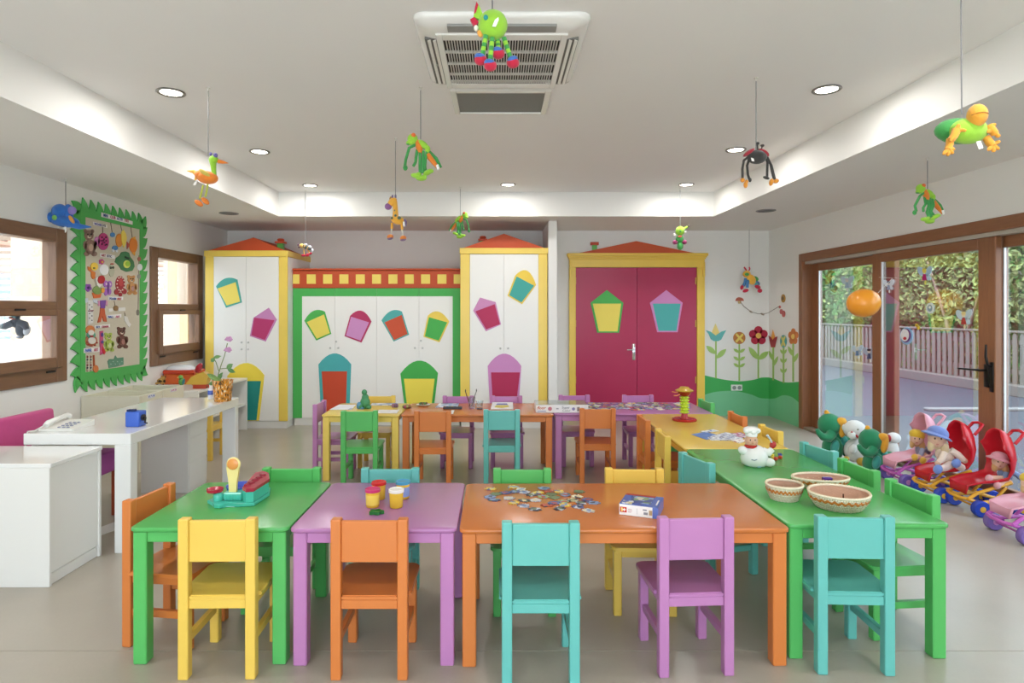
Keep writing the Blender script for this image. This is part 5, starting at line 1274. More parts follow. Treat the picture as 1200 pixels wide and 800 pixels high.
# papers and cards on the yellow table
def sheet(label, px, cols, h=.0012, name='picture_card', cat='card', group=None, z=H, sc=40):
    ps = [onZ(H, x, y) for x, y in px]
    return tag(MB().prism([(p.x, p.y, z + .0006) for p in ps], (0, 0, h)).build(name, print_mat(cols, sc) if len(cols) > 1 else paper(cols[0])), label, cat, group)
YG = 'cards on the long yellow table'
sheet('blue picture card lying flat on the long yellow table', [(810, 509), (826, 506), (846, 511), (828, 515.3)], ['#4f75b5', '#5f83bd'], group=YG, sc=20)
sheet('blue and white card lying at an angle beyond the blue card', [(820, 505.4), (836, 503.2), (843, 505), (828, 507)], ['#e6e9ee', '#4c68a8', '#dfe3ea'], group=YG)
sheet('pale patterned card with grey figures in the middle of the yellow table cards', [(829, 512.6), (850, 507), (874, 510), (868, 516.3), (833, 516)], ['#d5d7dc', '#8e97b5', '#b5b7bd', '#e5e6e8', '#7d7a8f'], .003, group=YG, sc=55)
sheet('purple and white card next to the chef jar hat', [(857, 508.5), (868, 507.2), (879, 511.5), (868, 513.6)], ['#8a4f78', '#cfc7d2', '#b85a72'], .005, group=YG)
sheet('crumpled white paper scrap beside the purple and white card', [(857, 516.6), (868, 514.6), (876, 516.8), (866, 519.4)], ['#e9e6e4', '#dfdcdc', '#c98a8a'], .006, 'paper_scrap', 'paper', YG)

# ---------------------------------------------------------------- things on the far tables
t = Toy('figurine', 'green modelled figurine of a seated person on the yellow table', 'figurine', 428, 479, 5.42)
t.r.location.z = H; LOC[t.r.name].z = H
gf = mat('#3f8a5c', .45, .1, 30); t.ell('figure_body', gf, [(428, 472, 0, 6, 7.6, 5), (428, 466, 0, 4.2, 5, 3.8), (423.5, 476, -2, 3, 3.4, 4), (432.5, 476.5, -2, 3.2, 3, 4)]); t.ell('head', gf, [(427, 459.5, 0, 3.2, 3.4, 3)])
t.ell('blue_lump', mat('#5a93b5', .45, .1, 30), [(421.5, 475, -2, 3.4, 4.6, 3.4), (425, 478, -4, 2.6, 1.8, 2.5)])
FG = 'papers on the far tables'
sheet('white paper with a small grey drawing on the outer end of the yellow table', [(386, 480), (397, 474.2), (417, 474.2), (412, 480)], ['#e2e4e8', '#e6e8ec', '#e2e4e8', '#dfe1e6', '#a9b3ba'], name='paper_sheet', cat='paper', group=FG, sc=9)
sheet('white paper with blue band behind the green figurine', [(434, 475), (436, 472.2), (466, 472.2), (466, 475)], ['#dfe3ea', '#8aa3c0', '#8aa3c0'], name='paper_sheet', cat='paper', group=FG, sc=14)
sheet('white papers at the inner front corner of the square yellow table', [(441, 484), (444, 480.2), (468, 480.2), (465, 484.3)], ['#e4e4e2', '#d8d8d4'], name='paper_sheet', cat='paper', group=FG, sc=12)
def lump(name, label, cat, px, py, r, hgt, cols, group=None, n=7, seed=1):
    p = onZ(H, px, py); R = random.Random(seed); rt = thing(name, label, cat, (p.x, p.y, H), group)
    for i in range(n):
        a = i*2.4; rr = r*.62*math.sqrt(i/n)
        MB().ell((p.x + rr*math.cos(a), p.y + .6*rr*math.sin(a), H + hgt*.42), (r*.42, r*.36, hgt*.41), Matrix.Rotation(a, 3, 'Z'), 10, 8).build('lump', mat(cols[i % len(cols)], .6, .15, 40), rt, True)
lump('dough_model', 'pinkish brown dough lump on the yellow table, beside the blue banded paper', 'dough model', 463, 477.5, .035, .045, ['#8e6a86', '#a5788c', '#7d5f78'], 'dough models on the far tables', 6, 2)
lump('dough_model', 'olive and brown dough model at the corner of the far orange table', 'dough model', 477, 478.5, .05, .04, ['#6d7a3f', '#7f5a34', '#8f8a4a', '#94485a'], 'dough models on the far tables', 8, 3)
p = onZ(H, 496, 475); r = thing('plate', 'white round plate with green dough on the far orange table', 'plate', (p.x, p.y, H))
MB().lathe([(.035, .0008), (.055, .006), (.062, .011), (.057, .011), (.034, .005), (.001, .005)], p, 24).build('plate_dish', plas('#e2e2dc'), r, True)
q2 = p.copy(); rt = thing('dough_model', 'dark green and brown dough leaves on the white plate', 'dough model', (p.x, p.y, H + .006), 'dough models on the far tables')
for i in range(6): MB().ell((p.x - .025 + i*.010, p.y + (.01 if i % 2 else -.008), H + .019), (.014, .011, .011), None, 8, 6).build('lump', mat(['#3f6a3c', '#5a8248', '#7a5a3c'][i % 3], .6), rt, True)
sheet('printed picture sheets lying behind the paint case', [(510, 477.4), (515, 472.6), (538, 472.6), (536, 477.4)], ['#d6dbe4', '#8fa9c8', '#e6e6ea', '#6f86a8'], name='paper_sheet', cat='paper', group=FG, sc=22)
p0, p1 = onZ(H, 519, 479.5), onZ(H, 541.5, 479); r = thing('paint_case', 'dark narrow paint case on the far orange table', 'case', ((p0.x+p1.x)/2, p0.y, H))
MB().box(p0.x, p1.x, p0.y, p0.y + .055, H + .0006, H + .02, .004).build('case_base', plas('#3a3b42'), r)
for i in range(6): x = p0.x + .014 + i*.022; MB().lathe([(.008, H + .02), (.008, H + .022)], (x, p0.y + .027, 0), 10).build('paint_pan', plas(['#a33b3b', '#3f63a3', '#5b8f4a', '#c9a53c', '#6d4a86', '#c9c9c9'][i]), r)
sheet('small white card at the front edge of the far orange table', [(527.5, 485.0), (529, 480.6), (532.5, 480.6), (531, 485.0)], ['#e6e6e6'], name='paper_scrap', cat='paper', group=FG)
t = Toy('brush_jar', 'clear plastic jar holding two paint brushes on the far orange table', 'jar', 553, 479, 5.4)
t.r.location.z = H; LOC[t.r.name].z = H
t.lathe('jar_wall', CLEAR, [(3.6, .2), (4, 1), (4.2, 14), (3.9, 14), (3.6, 1.4), (.1, 1.2)], 553, 478.6, 0, 22)
for pts, c in (([(551, 476, -1), (547.5, 465, 0), (545.8, 459.5, 0)], '#7d4038'), ([(552.5, 476, 1), (556, 465, 0), (558, 459, 0)], '#8a8a86')):
    pb_ = t.tube('brush_handle', plas(c), [pts], [.55, .6, .5]); x, y, z = pts[-1]; t.ell('bristle', plush('#2e2a28'), [(x - (.3 if x < 550 else -.3), y - 1.6, z, .6, 2, .6)], pb_, 8, 6)
t = Toy('clear_cup', 'clear empty plastic cup right beside the brush jar', 'cup', 563, 478, 5.5)
t.r.location.z = H; LOC[t.r.name].z = H
t.lathe('cup_wall', CLEAR, [(3.2, .2), (3.6, 1), (4.6, 8), (4.3, 8), (3.2, 1.4), (.1, 1.2)], 562, 477.4, 0, 22)
lump('dough_model', 'dark purple dough bits lying beside the clear cup', 'dough model', 562.5, 479.5, .035, .014, ['#5a4a58', '#4a3f4c', '#6f5a5a'], 'dough models on the far tables', 7, 9)
sheet('picture book page with blue and yellow drawing, flat before the crimson wardrobe cut-out', [(575, 479.6), (577, 471.8), (601, 471.8), (601.5, 479.6)], ['#e2e4e6', '#e8e8ea', '#dcdfe2'], .006, 'picture_book', 'book', sc=10)
for i, (px, c) in enumerate((([(581, 474), (583, 472.6), (594, 472.6), (595, 474)], '#3f55b5'), ([(579, 477), (582, 474.4), (595, 474.4), (597, 476.6), (588, 478)], '#c9b95a'))):
    ps = [onZ(H + .007, x, y) for x, y in px]; bk_ = bpy.data.objects.get('picture_book'); MB().prism([(q_.x, q_.y, H + .0068) for q_ in ps], (0, 0, .0004)).build('drawing', paper(c), bk_)
gb = thing('game_box', 'flat white game box with clear lid lying across the orange and purple tables', 'box', (.52, 5.28, H))
a, c = onZ(H, 628, 483.6), onZ(H, 682.5, 483.6)
MB().box(a.x, c.x + .05, a.y, a.y + .26, H + .0008, H + .066, .002).build('box_body', plas('#eeecea'), gb)
MB().box(a.x + .004, c.x + .046, a.y + .004, a.y + .256, H + .066, H + .070).build('clear_lid', CLEAR, gb)
MB().box(a.x + .001, c.x + .049, a.y + .001, a.y + .259, H + .0645, H + .0663).build('top_print', print_mat(['#b8b6a2', '#c5c8c8', '#b5b89a', '#9aa0a8'], 7), gb)
tx = lambda s, x, z, sz, hx, **kw: text(s, sz, (a.x + x, a.y - .0012, H + z), (PI/2, 0, 0), paper(hx), gb, **kw)
tx('floor', .008, .030, .036, '#c9704a', shear=.35, bold=.0006)
MB().box(a.x + .012, a.x + .085, a.y - .001, a.y, H + .011, H + .018).build('blue_strip', paper('#8f93c4'), gb)
MB().lathe([(.001, 0), (.017, 0), (.017, .001), (.001, .001)], (a.x + .118, a.y, H + .034), 18, rot=Matrix.Rotation(PI/2, 3, 'X')).build('round_badge', paper('#c97a86'), gb)
MB().box(a.x + .17, a.x + .19, a.y - .001, a.y, H + .03, H + .04).build('small_mark', paper('#9a9a9a'), gb)
tx('Super', .218, .036, .028, '#8a8c90', bold=.0004); tx('Color', .222, .010, .028, '#a4a69c', bold=.0004)
MB().lathe([(.001, 0), (.013, 0), (.013, .001), (.001, .001)], (a.x + .315, a.y, H + .033), 16, rot=Matrix.Rotation(PI/2, 3, 'X')).build('round_badge', paper('#8c84b0'), gb)
MB().box(a.x + .343, a.x + .367, a.y - .001, a.y, H + .015, H + .05).build('square_mark', print_mat(['#a08c80', '#b5a9a0', '#8a8a80'], 80), gb)

# ---------------------------------------------------------------- ride-on toys and dolls' pushchairs along the glazed doors
EG = 'big plush animals by the glazed doors'
def elephant(label, cx, cy, d, s, group=EG):
    t = Toy('toy_elephant', label, 'soft toy', cx, cy, d, group)
    g = plush('#1f8357'); te = plush('#3f9f92'); ye = plush('#e5a62e')
    X = lambda x: cx + x*s; Y = lambda y: cy + y*s
    t.ell('body', g, [(X(6), Y(22), 2, 12*s, 16*s, 11*s), (X(12), Y(10), 5, 9*s, 9*s, 9*s)])
    t.ell('head', g, [(X(0), Y(-6), -2, 13*s, 13.5*s, 12*s)])
    t.tube('trunk', g, [[(X(-2), Y(2), -11), (X(-7), Y(7), -13), (X(-14), Y(6), -14), (X(-19), Y(1), -14), (X(-21), Y(-3), -14)]], [6*s, 5.4*s, 4.4*s, 3.2*s, 2*s])
    e = t.ell('ear', ye, [(X(11), Y(-4), -10.5*s, 4.6*s, 11.5*s, 3*s, .12), (X(8.5), Y(-11.5), -11*s, 5.4*s, 4.6*s, 3*s)])
    t.ell('tuft', ye, [(X(-3), Y(-20), -1, 2.6*s, 3*s, 2.6*s), (X(-1), Y(-18), -1, 2.4*s, 2.6*s, 2.4*s)])
    t.ell('jacket', te, [(X(16), Y(15), 2, 7*s, 9*s, 9*s)])
    t.ell('leg', g, [(X(26), Y(16), 6, 8*s, 7*s, 7*s, -.3), (X(24), Y(26), 4, 6*s, 8*s, 6*s)])
    t.ell('foot', plush('#7fa0a8'), [(X(11), Y(36), -8, 6*s, 4*s, 5*s)])
    t.ell('arm', te, [(X(2), Y(18), -10, 4.5*s, 8*s, 4.5*s, .25)])
    return t
elephant('green plush elephant with yellow ears nearest the meadow mural', 971, 503, 5.75, 1.0)
elephant('green plush elephant with yellow ears beside the pink pushchair', 1019, 521, 5.27, 1.0)
def white_bear(label, cx, cy, d, s):
    t = Toy('toy_bear', label, 'soft toy', cx, cy, d, EG); wb_ = plush('#dfe0dc')
    X = lambda x: cx + x*s; Y = lambda y: cy + y*s
    t.ell('body', wb_, [(X(2), Y(28), 2, 12*s, 14*s, 10*s)]); t.ell('head', wb_, [(X(0), Y(3), -1, 12.5*s, 11*s, 11*s)]); t.ell('ear', wb_, [(X(-11), Y(1), 1, 2.6*s, 4*s, 2.4*s)]); t.ell('ear', wb_, [(X(12), Y(2), 1, 2.6*s, 4*s, 2.4*s)])
    t.ell('muzzle', plush('#ecebe6'), [(X(-7), Y(8), -8, 5*s, 4.5*s, 4*s)]); t.ell('eye', plush('#9aa08a'), [(X(-2), Y(1), -11*s, 1.6*s, 1.2*s, .8*s), (X(7), Y(1), -10.5*s, 1.5*s, 1.2*s, .8*s)])
    t.tube('scarf', plush('#b5262c'), [[(X(-9), Y(4), -9), (X(-3), Y(9), -11), (X(4), Y(14), -11), (X(7), Y(17), -10)], [(X(4), Y(9), -11), (X(5), Y(14), -11.5), (X(2), Y(18), -11)]], 1.3*s)
    t.ell('paw', wb_, [(X(-6), Y(24), -8, 4*s, 6*s, 4*s, .4)]); t.ell('paw', wb_, [(X(9), Y(24), -6, 4*s, 6*s, 4*s, -.4)]); t.ell('foot', plush('#c9a53c'), [(X(4), Y(39), -8, 5.6*s, 5*s, 4*s)]); t.ell('foot', plush('#c9a53c'), [(X(-12), Y(36), -5, 3.5*s, 3*s, 3*s)])
white_bear('white plush bear with red ribbon between the two green elephants', 1001, 500, 5.62, 1.0)
t = Toy('toy_bear', 'white plush bear with red collar peeping out behind the elephant by the pink pushchair', 'soft toy', 1046, 515, 5.60, EG); wb_ = plush('#e2e3e0')
t.ell('head', wb_, [(1047, 513, 0, 8, 6.4, 7)]); t.ell('body', wb_, [(1046, 530, 2, 8, 16, 8)]); t.ell('collar', plush('#b8303a'), [(1040.5, 513, -1, 1.6, 4.4, 5)])

def pushchair(label, X, Y, rz, shell, fr, wheel, hub):
    r = thing('doll_pushchair', label, 'pushchair', (X, Y, 0), "dolls' pushchairs by the glazed doors"); r.rotation_euler = (0, 0, rz)
    sm = plas(shell); fm_ = plas(fr)
    # bucket seat rising into a hood: spine points (x, z, half width, how far the sides curl forward)
    sp = [(-.180, .135, .080, .01), (-.172, .185, .10, .02), (-.09, .200, .11, .03), (0, .205, .115, .035), (.09, .22, .118, .05), (.145, .285, .12, .07), (.168, .375, .12, .09), (.16, .46, .114, .11), (.135, .525, .108, .12), (.10, .560, .092, .09), (.065, .575, .068, .04)]
    rows = []
    for i, (x, z, hw, cu) in enumerate(sp):
        a, b_ = sp[max(i-1, 0)], sp[min(i+1, len(sp)-1)]; tx_, tz = b_[0]-a[0], b_[1]-a[1]; l = math.hypot(tx_, tz); nx, nz = -tz/l, tx_/l
        rows.append([(x + nx*cu*abs(u)**3, hw*u if abs(u) < .8 else hw*(.8 + (abs(u)-.8)*.9)*(1 if u > 0 else -1), z + nz*cu*abs(u)**3) for u in [-1 + 2*j/10 for j in range(11)]])
    b = MB(); b.grid(rows); o = b.build('seat_shell', sm, r, True, True); s_ = o.modifiers.new('thick', 'SOLIDIFY'); s_.thickness = .010; s_.offset = 0
    MB().tube([(.155, -.05, .48), (.19, -.055, .525), (.215, -.05, .555), (.22, 0, .565), (.215, .05, .555), (.19, .055, .525), (.155, .05, .48)], .011, 8).build('handle', sm, r, True, True)
    for s in (-1, 1):
        y = .105*s
        MB().tube([(-.19, y, .11), (-.12, y, .085), (0, y, .10), (.13, y, .06)], [.012, .014, .014, .012], 8).tube([(-.19, y, .11), (-.13, y*.95, .15), (0, y*.9, .19), (.10, y*.9, .225)], [.012, .012, .012, .012], 8).tube([(-.03, y, .095), (.06, y*.95, .19)], .010, 8).build('frame_side', fm_, r, True, True)
    MB().tube([(-.19, -.105, .11), (-.205, -.05, .105), (-.205, .05, .105), (-.19, .105, .11)], .012, 8).build('front_bar', fm_, r, True, True)
    MB().tube([(-.13, -.135, .055), (-.13, .135, .055)], .007, 8).tube([(.13, -.135, .055), (.13, .135, .055)], .007, 8).build('axle', fm_, r, True, True)
    MB().tube([(-.13, -.105, .055), (-.13, -.105, .09)], .010, 8).tube([(-.13, .105, .055), (-.13, .105, .09)], .010, 8).build('fork', fm_, r, True, True)
    for x in (-.13, .13):
        for s in (-1, 1):
            rot = Matrix.Rotation(PI/2, 3, 'X')
            w_ = MB().lathe([(.030, -.024), (.05, -.024), (.055, -.018), (.055, .018), (.05, .024), (.030, .024)], (x, .135*s, .055), 22, rot=rot).build('wheel', plas(wheel), r, True, True)
            MB().lathe([(.018, -.027), (.020, -.026), (.020, .026), (.018, .027)], (x, .135*s, .055), 14, rot=rot).build('hub', plas(hub), w_, True, True)
    return r
pushchair("red dolls' pushchair with yellow frame carrying the pink hatted doll", 3.42, 4.33, -.06, '#c51626', '#e2a733', '#2444b4', '#e0b23c')
pushchair("red dolls' pushchair with yellow frame carrying the big blue hatted doll", 3.38, 4.64, -.05, '#c51626', '#e2a733', '#2444b4', '#e0b23c')
pushchair("pink dolls' pushchair with purple frame carrying the yellow hatted doll", 3.36, 5.00, -.05, '#e5a6b8', '#c15fb5', '#6f5aa8', '#c98ac6')
pushchair("pink dolls' pushchair with purple frame cut by the photograph's edge", 3.30, 3.82, -.06, '#e5a6b8', '#c15fb5', '#7a5fa8', '#c98ac6')
DG = "rag dolls in the dolls' pushchairs"
sk, hairc = plush('#dcb39a'), plush('#c9a878')
def doll(label, cx, cy, d, s, hat, shirt, shoe, legs=sk, brim=True, legpts=None, hair='#cda878', tilt=0):
    t = Toy('rag_doll', label, 'doll', cx, cy, d, DG)
    X = lambda x: cx + x*s; Y = lambda y: cy + y*s
    t.ell('torso', plush(shirt), [(X(9), Y(17), 2, 8*s, 10*s, 7*s, -.6)]); t.ell('head', sk, [(X(0), Y(0), 0, 8*s, 8.4*s, 8*s)])
    t.ell('nose', sk, [(X(-4.5), Y(1), -7*s, 1.2*s, 1*s, 1*s)]); t.ell('eye', plush('#5a4034'), [(X(-6), Y(-1.5), -5.6*s, .9*s, 1.1*s, .6*s), (X(-1), Y(-1.5), -7.6*s, .9*s, 1.1*s, .6*s)]); t.ell('mouth', plush('#b8685f'), [(X(-4), Y(4), -6.6*s, 1.6*s, .5*s, .6*s)])
    t.ell('hair', plush(hair), [(X(3), Y(2), 3*s, 8.4*s, 10*s, 7*s), (X(6), Y(8), -2*s, 4*s, 8*s, 4*s, -.2), (X(-5), Y(6), 1*s, 3*s, 7*s, 4*s, .2)])
    h = plush(hat); t.ell('hat', h, [(X(1.5), Y(-5.5), 1*s, 9.8*s, 7.6*s, 9.6*s, .3)])
    if brim: t.lathe('hat_brim', h, [(8*s, -1), (13.5*s, -3.6), (13.8*s, -2.6), (8.6*s, .6)], X(1), Y(-5), 1*s, 22, rot=Matrix.Rotation(.35, 3, 'Y'), close=False).scale = (1, 1, 1)
    t.tube('arm', plush(shirt), [[(X(11), Y(11), -4), (X(17), Y(15), -7), (X(22), Y(20), -7)]], [3.6*s, 3.4*s, 3*s]); t.tube('arm', plush(shirt), [[(X(4), Y(13), -6), (X(-1), Y(19), -9), (X(-4), Y(22), -9)]], [3.4*s, 3*s, 2.6*s])
    t.ell('hand', sk, [(X(23.5), Y(21), -7, 2.8*s, 2.6*s, 2.4*s)]); t.ell('hand', sk, [(X(-5), Y(23), -9, 2.6*s, 2.4*s, 2.2*s)])
    for pts in (legpts or [[(10, 25, -4), (1, 28, -9), (-7, 30, -11)], [(13, 25, -8), (6, 30, -13), (0, 34, -14)]]):
        t.tube('leg', legs, [[(X(x), Y(y), z) for x, y, z in pts]], [4*s, 3.6*s, 3.2*s]); x, y, z = pts[-1]
        t.ell('shoe', plush(shoe), [(X(x) - 1*s, Y(y), z - 2, 4*s, 4.8*s, 4*s, .4)])
    return t
doll('big rag doll with a blue brimmed hat and blue shoes in the red pushchair', 1098, 514, 4.60, 1.15, '#7086c4', '#ead7c6', '#6f8bcc', legs=plush('#e6cfc6'), legpts=[[(10, 25, -6), (0, 27, -12), (-8, 27.5, -14)], [(18, 27, -10), (12, 24, -15), (9, 21, -16)]], hair='#d9c49a')
doll('rag doll with a pink hat and blue dress in the red pushchair nearest the camera', 1171, 541, 4.31, .9, '#d898a6', '#7f97c0', '#d8a0a4', hair='#c99a66', legpts=[[(4, 20, -6), (-10, 19, -8), (-22, 18, -9)], [(6, 24, -9), (-6, 25, -11), (-15, 26, -13)]])
doll('rag doll with a yellow hat and striped top in the pink pushchair', 1074, 514, 4.99, .85, '#dfb933', '#9fa3bd', '#dfb13f', brim=False, hair='#c49a62', legpts=[[(6, 20, -6), (-4, 22, -9), (-12, 22, -11)], [(9, 22, -9), (2, 25, -12), (-3, 25.5, -14)]])
doll("rag doll in yellow at the photograph's edge, in the nearest pink pushchair", 1205, 566, 3.82, .9, '#dfb933', '#dfb13f', '#dfb13f', brim=False)

# ---------------------------------------------------------------- flame edged board with children's crafts on the desk side wall
LW = onL(-XL); gm = mat('#4cae55', .6, .05, 8)
bo = thing('craft_board', 'tall beige pin board with a green flame shaped border between the windows', 'board', (XL + .01, 5.79, 1.53))
y0, y1, z0, z1 = 5.37, 6.21, .855, 2.225; xf = XL + .001
MB().box(xf, xf + .012, y0, y1, z0, z1).build('board_face', mat('#c9c1ae', .8, .04, 40, .1, 200), bo)
bw = .055
for a in ((y0 - bw, y0 + .01, z0 - .07, z1 + .06), (y1 - .01, y1 + bw*.75, z0 - .07, z1 + .06), (y0 + .01, y1 - .01, z0 - .07, z0 + .01), (y0 + .01, y1 - .01, z1 - .01, z1 + .06)): MB().box(xf, xf + .017, *a).build('border', gm, bo)
def flame(y, z, ang, L_, w_):
    """a curved tongue, ang: direction it points in the wall plane"""
    c, s = math.cos(ang), math.sin(ang)
    pts = [(-.02, -w_/2)] + bez((0, -w_/2), (L_*.55, -w_*.55), (L_, w_*.30), 5) + bez((L_, w_*.30), (L_*.55, w_*.25), (0, w_/2), 5)[1:] + [(-.02, w_/2)]
    R = [(xf + .003, y + u*c - v*s, z + u*s + v*c) for u, v in pts]
    MB().prism(R, (.012, 0, 0)).build('flame_tongue', gm, bo)
n = 13
for i in range(n):
    z = z0 - .05 + (z1 - z0 + .08) * (i + .5) / n
    flame(y0 - bw + .006, z, PI - .25, .115, .118); flame(y1 + bw*.75 - .006, z, .2, .10, .118)
for i in range(9):
    y = y0 - .05 + (y1 - y0 + .10) * (i + .5) / 9
    flame(y, z1 + .052, PI/2 - .1, .10, .098); flame(y, z0 - .062, -PI/2 + .1, .105, .098)
for y, z, a in ((y0 - .07, z1 + .045, PI*.72), (y1 + .05, z1 + .045, PI*.25), (y0 - .07, z0 - .055, -PI*.72), (y1 + .05, z0 - .055, -PI*.28)): flame(y, z, a, .10, .10)
CG = 'crafts pinned to the flame edged board'
def craft(name, label, cat, layers, string=None):
    """layers: (part name, hex, outlines in photo pixels on the board, layer)"""
    c = LW[0](*layers[0][2][0][0]); r = thing(name, label, cat, (xf + .013, c.y, c.z), CG)
    for nm, hx, outs, lay in layers: slabs(nm, flat(hx), outs, LW, .0145 + .004*lay, .005, r)
    if string:
        (a, b_), (c_, d_) = string; p, q_ = LW[0](a, b_) + Vector((.016, 0, 0)), LW[0](c_, d_) + Vector((.016, 0, 0)); MB().tube([p, q_], .0025, 5).build('string', flat('#6f6257'), r)
    return r
e = lambda *a, **k: ring(*a, n=14, **k)
def bear(label, cx, cy, s, hx, hx2, bs=1.0):
    return craft('bear_cut_out', label, 'craft', [('body', hx, [e(cx + 1.2*s, cy + 9.5*s, 4.6*s, 6*s*bs), e(cx, cy, 3.9*s, 4.1*s), e(cx - 2.9*s, cy - 3.4*s, 1.4*s, 1.6*s), e(cx + 3*s, cy - 3.2*s, 1.4*s, 1.6*s), e(cx - 1.8*s, cy + 15*s, 2.2*s, 2*s), e(cx + 4.6*s, cy + 15*s, 2.2*s, 2*s), e(cx - 3.2*s, cy + 8*s, 1.5*s, 3.4*s), e(cx + 5.4*s, cy + 8*s, 1.5*s, 3.4*s)], 0), ('belly', hx2, [e(cx + 1.4*s, cy + 10*s, 1.7*s, 3*s)], 1), ('muzzle', '#d9c7b5', [e(cx + .1*s, cy + 1.4*s, 1.4*s, 1.1*s)], 1), ('eye', '#2c2522', [e(cx - 1.3*s, cy - .8*s, .5*s, .55*s), e(cx + 1.4*s, cy - .8*s, .5*s, .55*s), e(cx + .1*s, cy + .9*s, .6*s, .45*s)], 2)])
bear('large grey brown bear cut-out in the upper corner of the flame edged board', 101.6, 275.5, 1.45, '#8c6f62', '#c4a793')
craft('strawberry_cut_out', 'pink strawberry cut-out with dark seeds on the flame edged board', 'craft', [('fruit', '#b8357e', [e(118.8, 283, 6.6, 10.2)], 0), ('leaf', '#cf7fc0', [e(111.5, 282.5, 3, 5.5)], 0), ('seed', '#3d1530', [e(118.4 + x, 282 + y, .75, .95) for x, y in ((-1.5, -4), (1, -2), (-2, 0), (1.2, 2), (3.4, 0), (-1.6, 4), (2.4, 5), (.2, -.2), (4, 4.4), (3.2, -4))], 1)], ((118, 262), (118.4, 273)))
craft('bird_cut_out', 'small blue bird cut-out, the upper of two on the flame edged board', 'craft', [('body', '#4a86c4', [e(129.8, 275, 2.8, 2.8)], 0), ('beak', '#d8cfc0', [[(132.4, 274.4), (134.2, 275.6), (132.2, 276.6)]], 0)], ((127.4, 259), (129.4, 272)))
craft('bird_cut_out', 'small blue bird cut-out, the lower of two on the flame edged board', 'craft', [('body', '#4a86c4', [e(132.6, 290.4, 3.4, 2.8)], 0), ('tail', '#d5dbe4', [e(130.4, 293.4, 1.3, 1.8), e(134.8, 294, 1.3, 1.6)], 0)])
craft('leaf_cut_out', 'yellow leaf cut-out on an orange lion mane, near the header strip', 'craft', [('mane', '#d98a32', [e(137.6, 281.5, 4.2, 8)], 0), ('leaf', '#ecd55c', [[(139.5, 272), (142, 269), (145, 274), (146, 279), (144.5, 286), (142.2, 290), (139.8, 282)]], 1)], ((139.2, 262), (140.6, 270)))
craft('fish_cut_out', 'orange fish cut-out on the flame edged board, beside the yellow leaf', 'craft', [('body', '#e2832b', [e(154.2, 287, 4.8, 9)], 0), ('tail', '#a8433f', [[(150, 287), (146.6, 283), (146.8, 292)]], 0), ('fin', '#e9a83c', [[(152, 278.6), (156, 277), (156, 281)], [(152, 296), (155.4, 299.5), (156, 295)]], 1)], ((151.4, 266), (153, 278)))
craft('bush_cut_out', 'dark green bush cut-out with a lime snail on the flame edged board', 'craft', [('bush', '#3f7f52', [[(132.5, 307), (134, 302), (138, 299.5), (140, 295.5), (145, 294.5), (149, 296), (150.6, 301), (154.5, 306), (155.6, 312), (153, 317), (146, 318.4), (140, 316), (137, 311)]], 0), ('snail', '#d6dd6a', [e(146, 309.5, 4, 4.6)], 1), ('shell', '#9ccb3c', [e(146.8, 309, 2.4, 3)], 2), ('cap', '#1e3f33', [[(144, 300), (149, 302), (148.6, 304), (143.8, 302)]], 1)])
craft('lion_cut_out', 'orange figure cut-out with a yellow face under the large bear', 'craft', [('body', '#d2762e', [[(100.5, 312), (103, 313), (105, 317), (109.5, 319), (109, 326), (106.4, 327), (104.6, 324), (104.4, 319), (100.8, 316)]], 0), ('face', '#ecc84a', [e(107.7, 312.2, 4.3, 4.8)], 1), ('nose', '#6a6a3c', [e(107, 314, 1.2, .9)], 2)])
craft('mask_cut_out', 'white oval mask cut-out in the middle of the flame edged board', 'craft', [('face', '#e4e5e6', [e(119.8, 316, 5.4, 6.4)], 0)])
craft('flower_cut_out', 'small pink flower cut-out above the white mask', 'craft', [('petal', '#c9508f', petals(116.8, 306.6, 1.8, 1.5, 5), 0), ('flower_centre', '#e9b03c', [e(117, 306.8, 1.1, 1.2)], 1)])
craft('owl_cut_out', 'pale grey green owl face cut-out beside the white mask', 'craft', [('face', '#b3b49c', [e(128.6, 317, 3.3, 7.5)], 0), ('eye', '#3c4a3a', [e(127.2, 313.6, 1.1, 1.5), e(130, 313.4, 1.1, 1.5)], 1), ('beak', '#b5524a', [e(128.8, 309.2, 2, .9)], 1)])
craft('hen_cut_out', 'red and white hen cut-out in a green and orange basket', 'craft', [('basket', '#d96a33', [[(105.6, 343), (117, 342), (115.4, 348.6), (107.6, 349.4)]], 0), ('nest', '#7c9a58', [e(111.4, 340, 5.6, 5)], 1), ('body', '#e5e1da', [[(108.8, 326), (111, 324), (113.4, 330), (116.4, 333), (113.4, 337), (110.6, 334)]], 2), ('comb', '#b21f28', [e(114.9, 327.6, 4.2, 5, rot=.3)], 3), ('wing', '#e5a03c', [e(117.4, 340, 2, 3)], 2)])
craft('flower_cut_out', 'purple flower cut-out at the edge of the flame edged board', 'craft', [('petal', '#8f4fae', petals(100.9, 337, 2.8, 2.1, 5, .3, .85), 0), ('flower_centre', '#4f2f6e', [e(101, 337, 1.2, 1.5)], 1)])
craft('butterfly_cut_out', 'purple butterfly cut-out beside the hen', 'craft', [('wing', '#a56ac0', [e(121.6, 332.5, 2.6, 4), e(126.4, 333, 2.6, 4), e(122, 342, 2.4, 4.4), e(126, 341.5, 2.2, 4)], 0), ('spot', '#e2c3dd', [e(121.8, 332.6, 1, 1.4), e(126.4, 333, 1, 1.4)], 1), ('body', '#6b3a8c', [e(124.1, 337, .9, 7)], 1)])
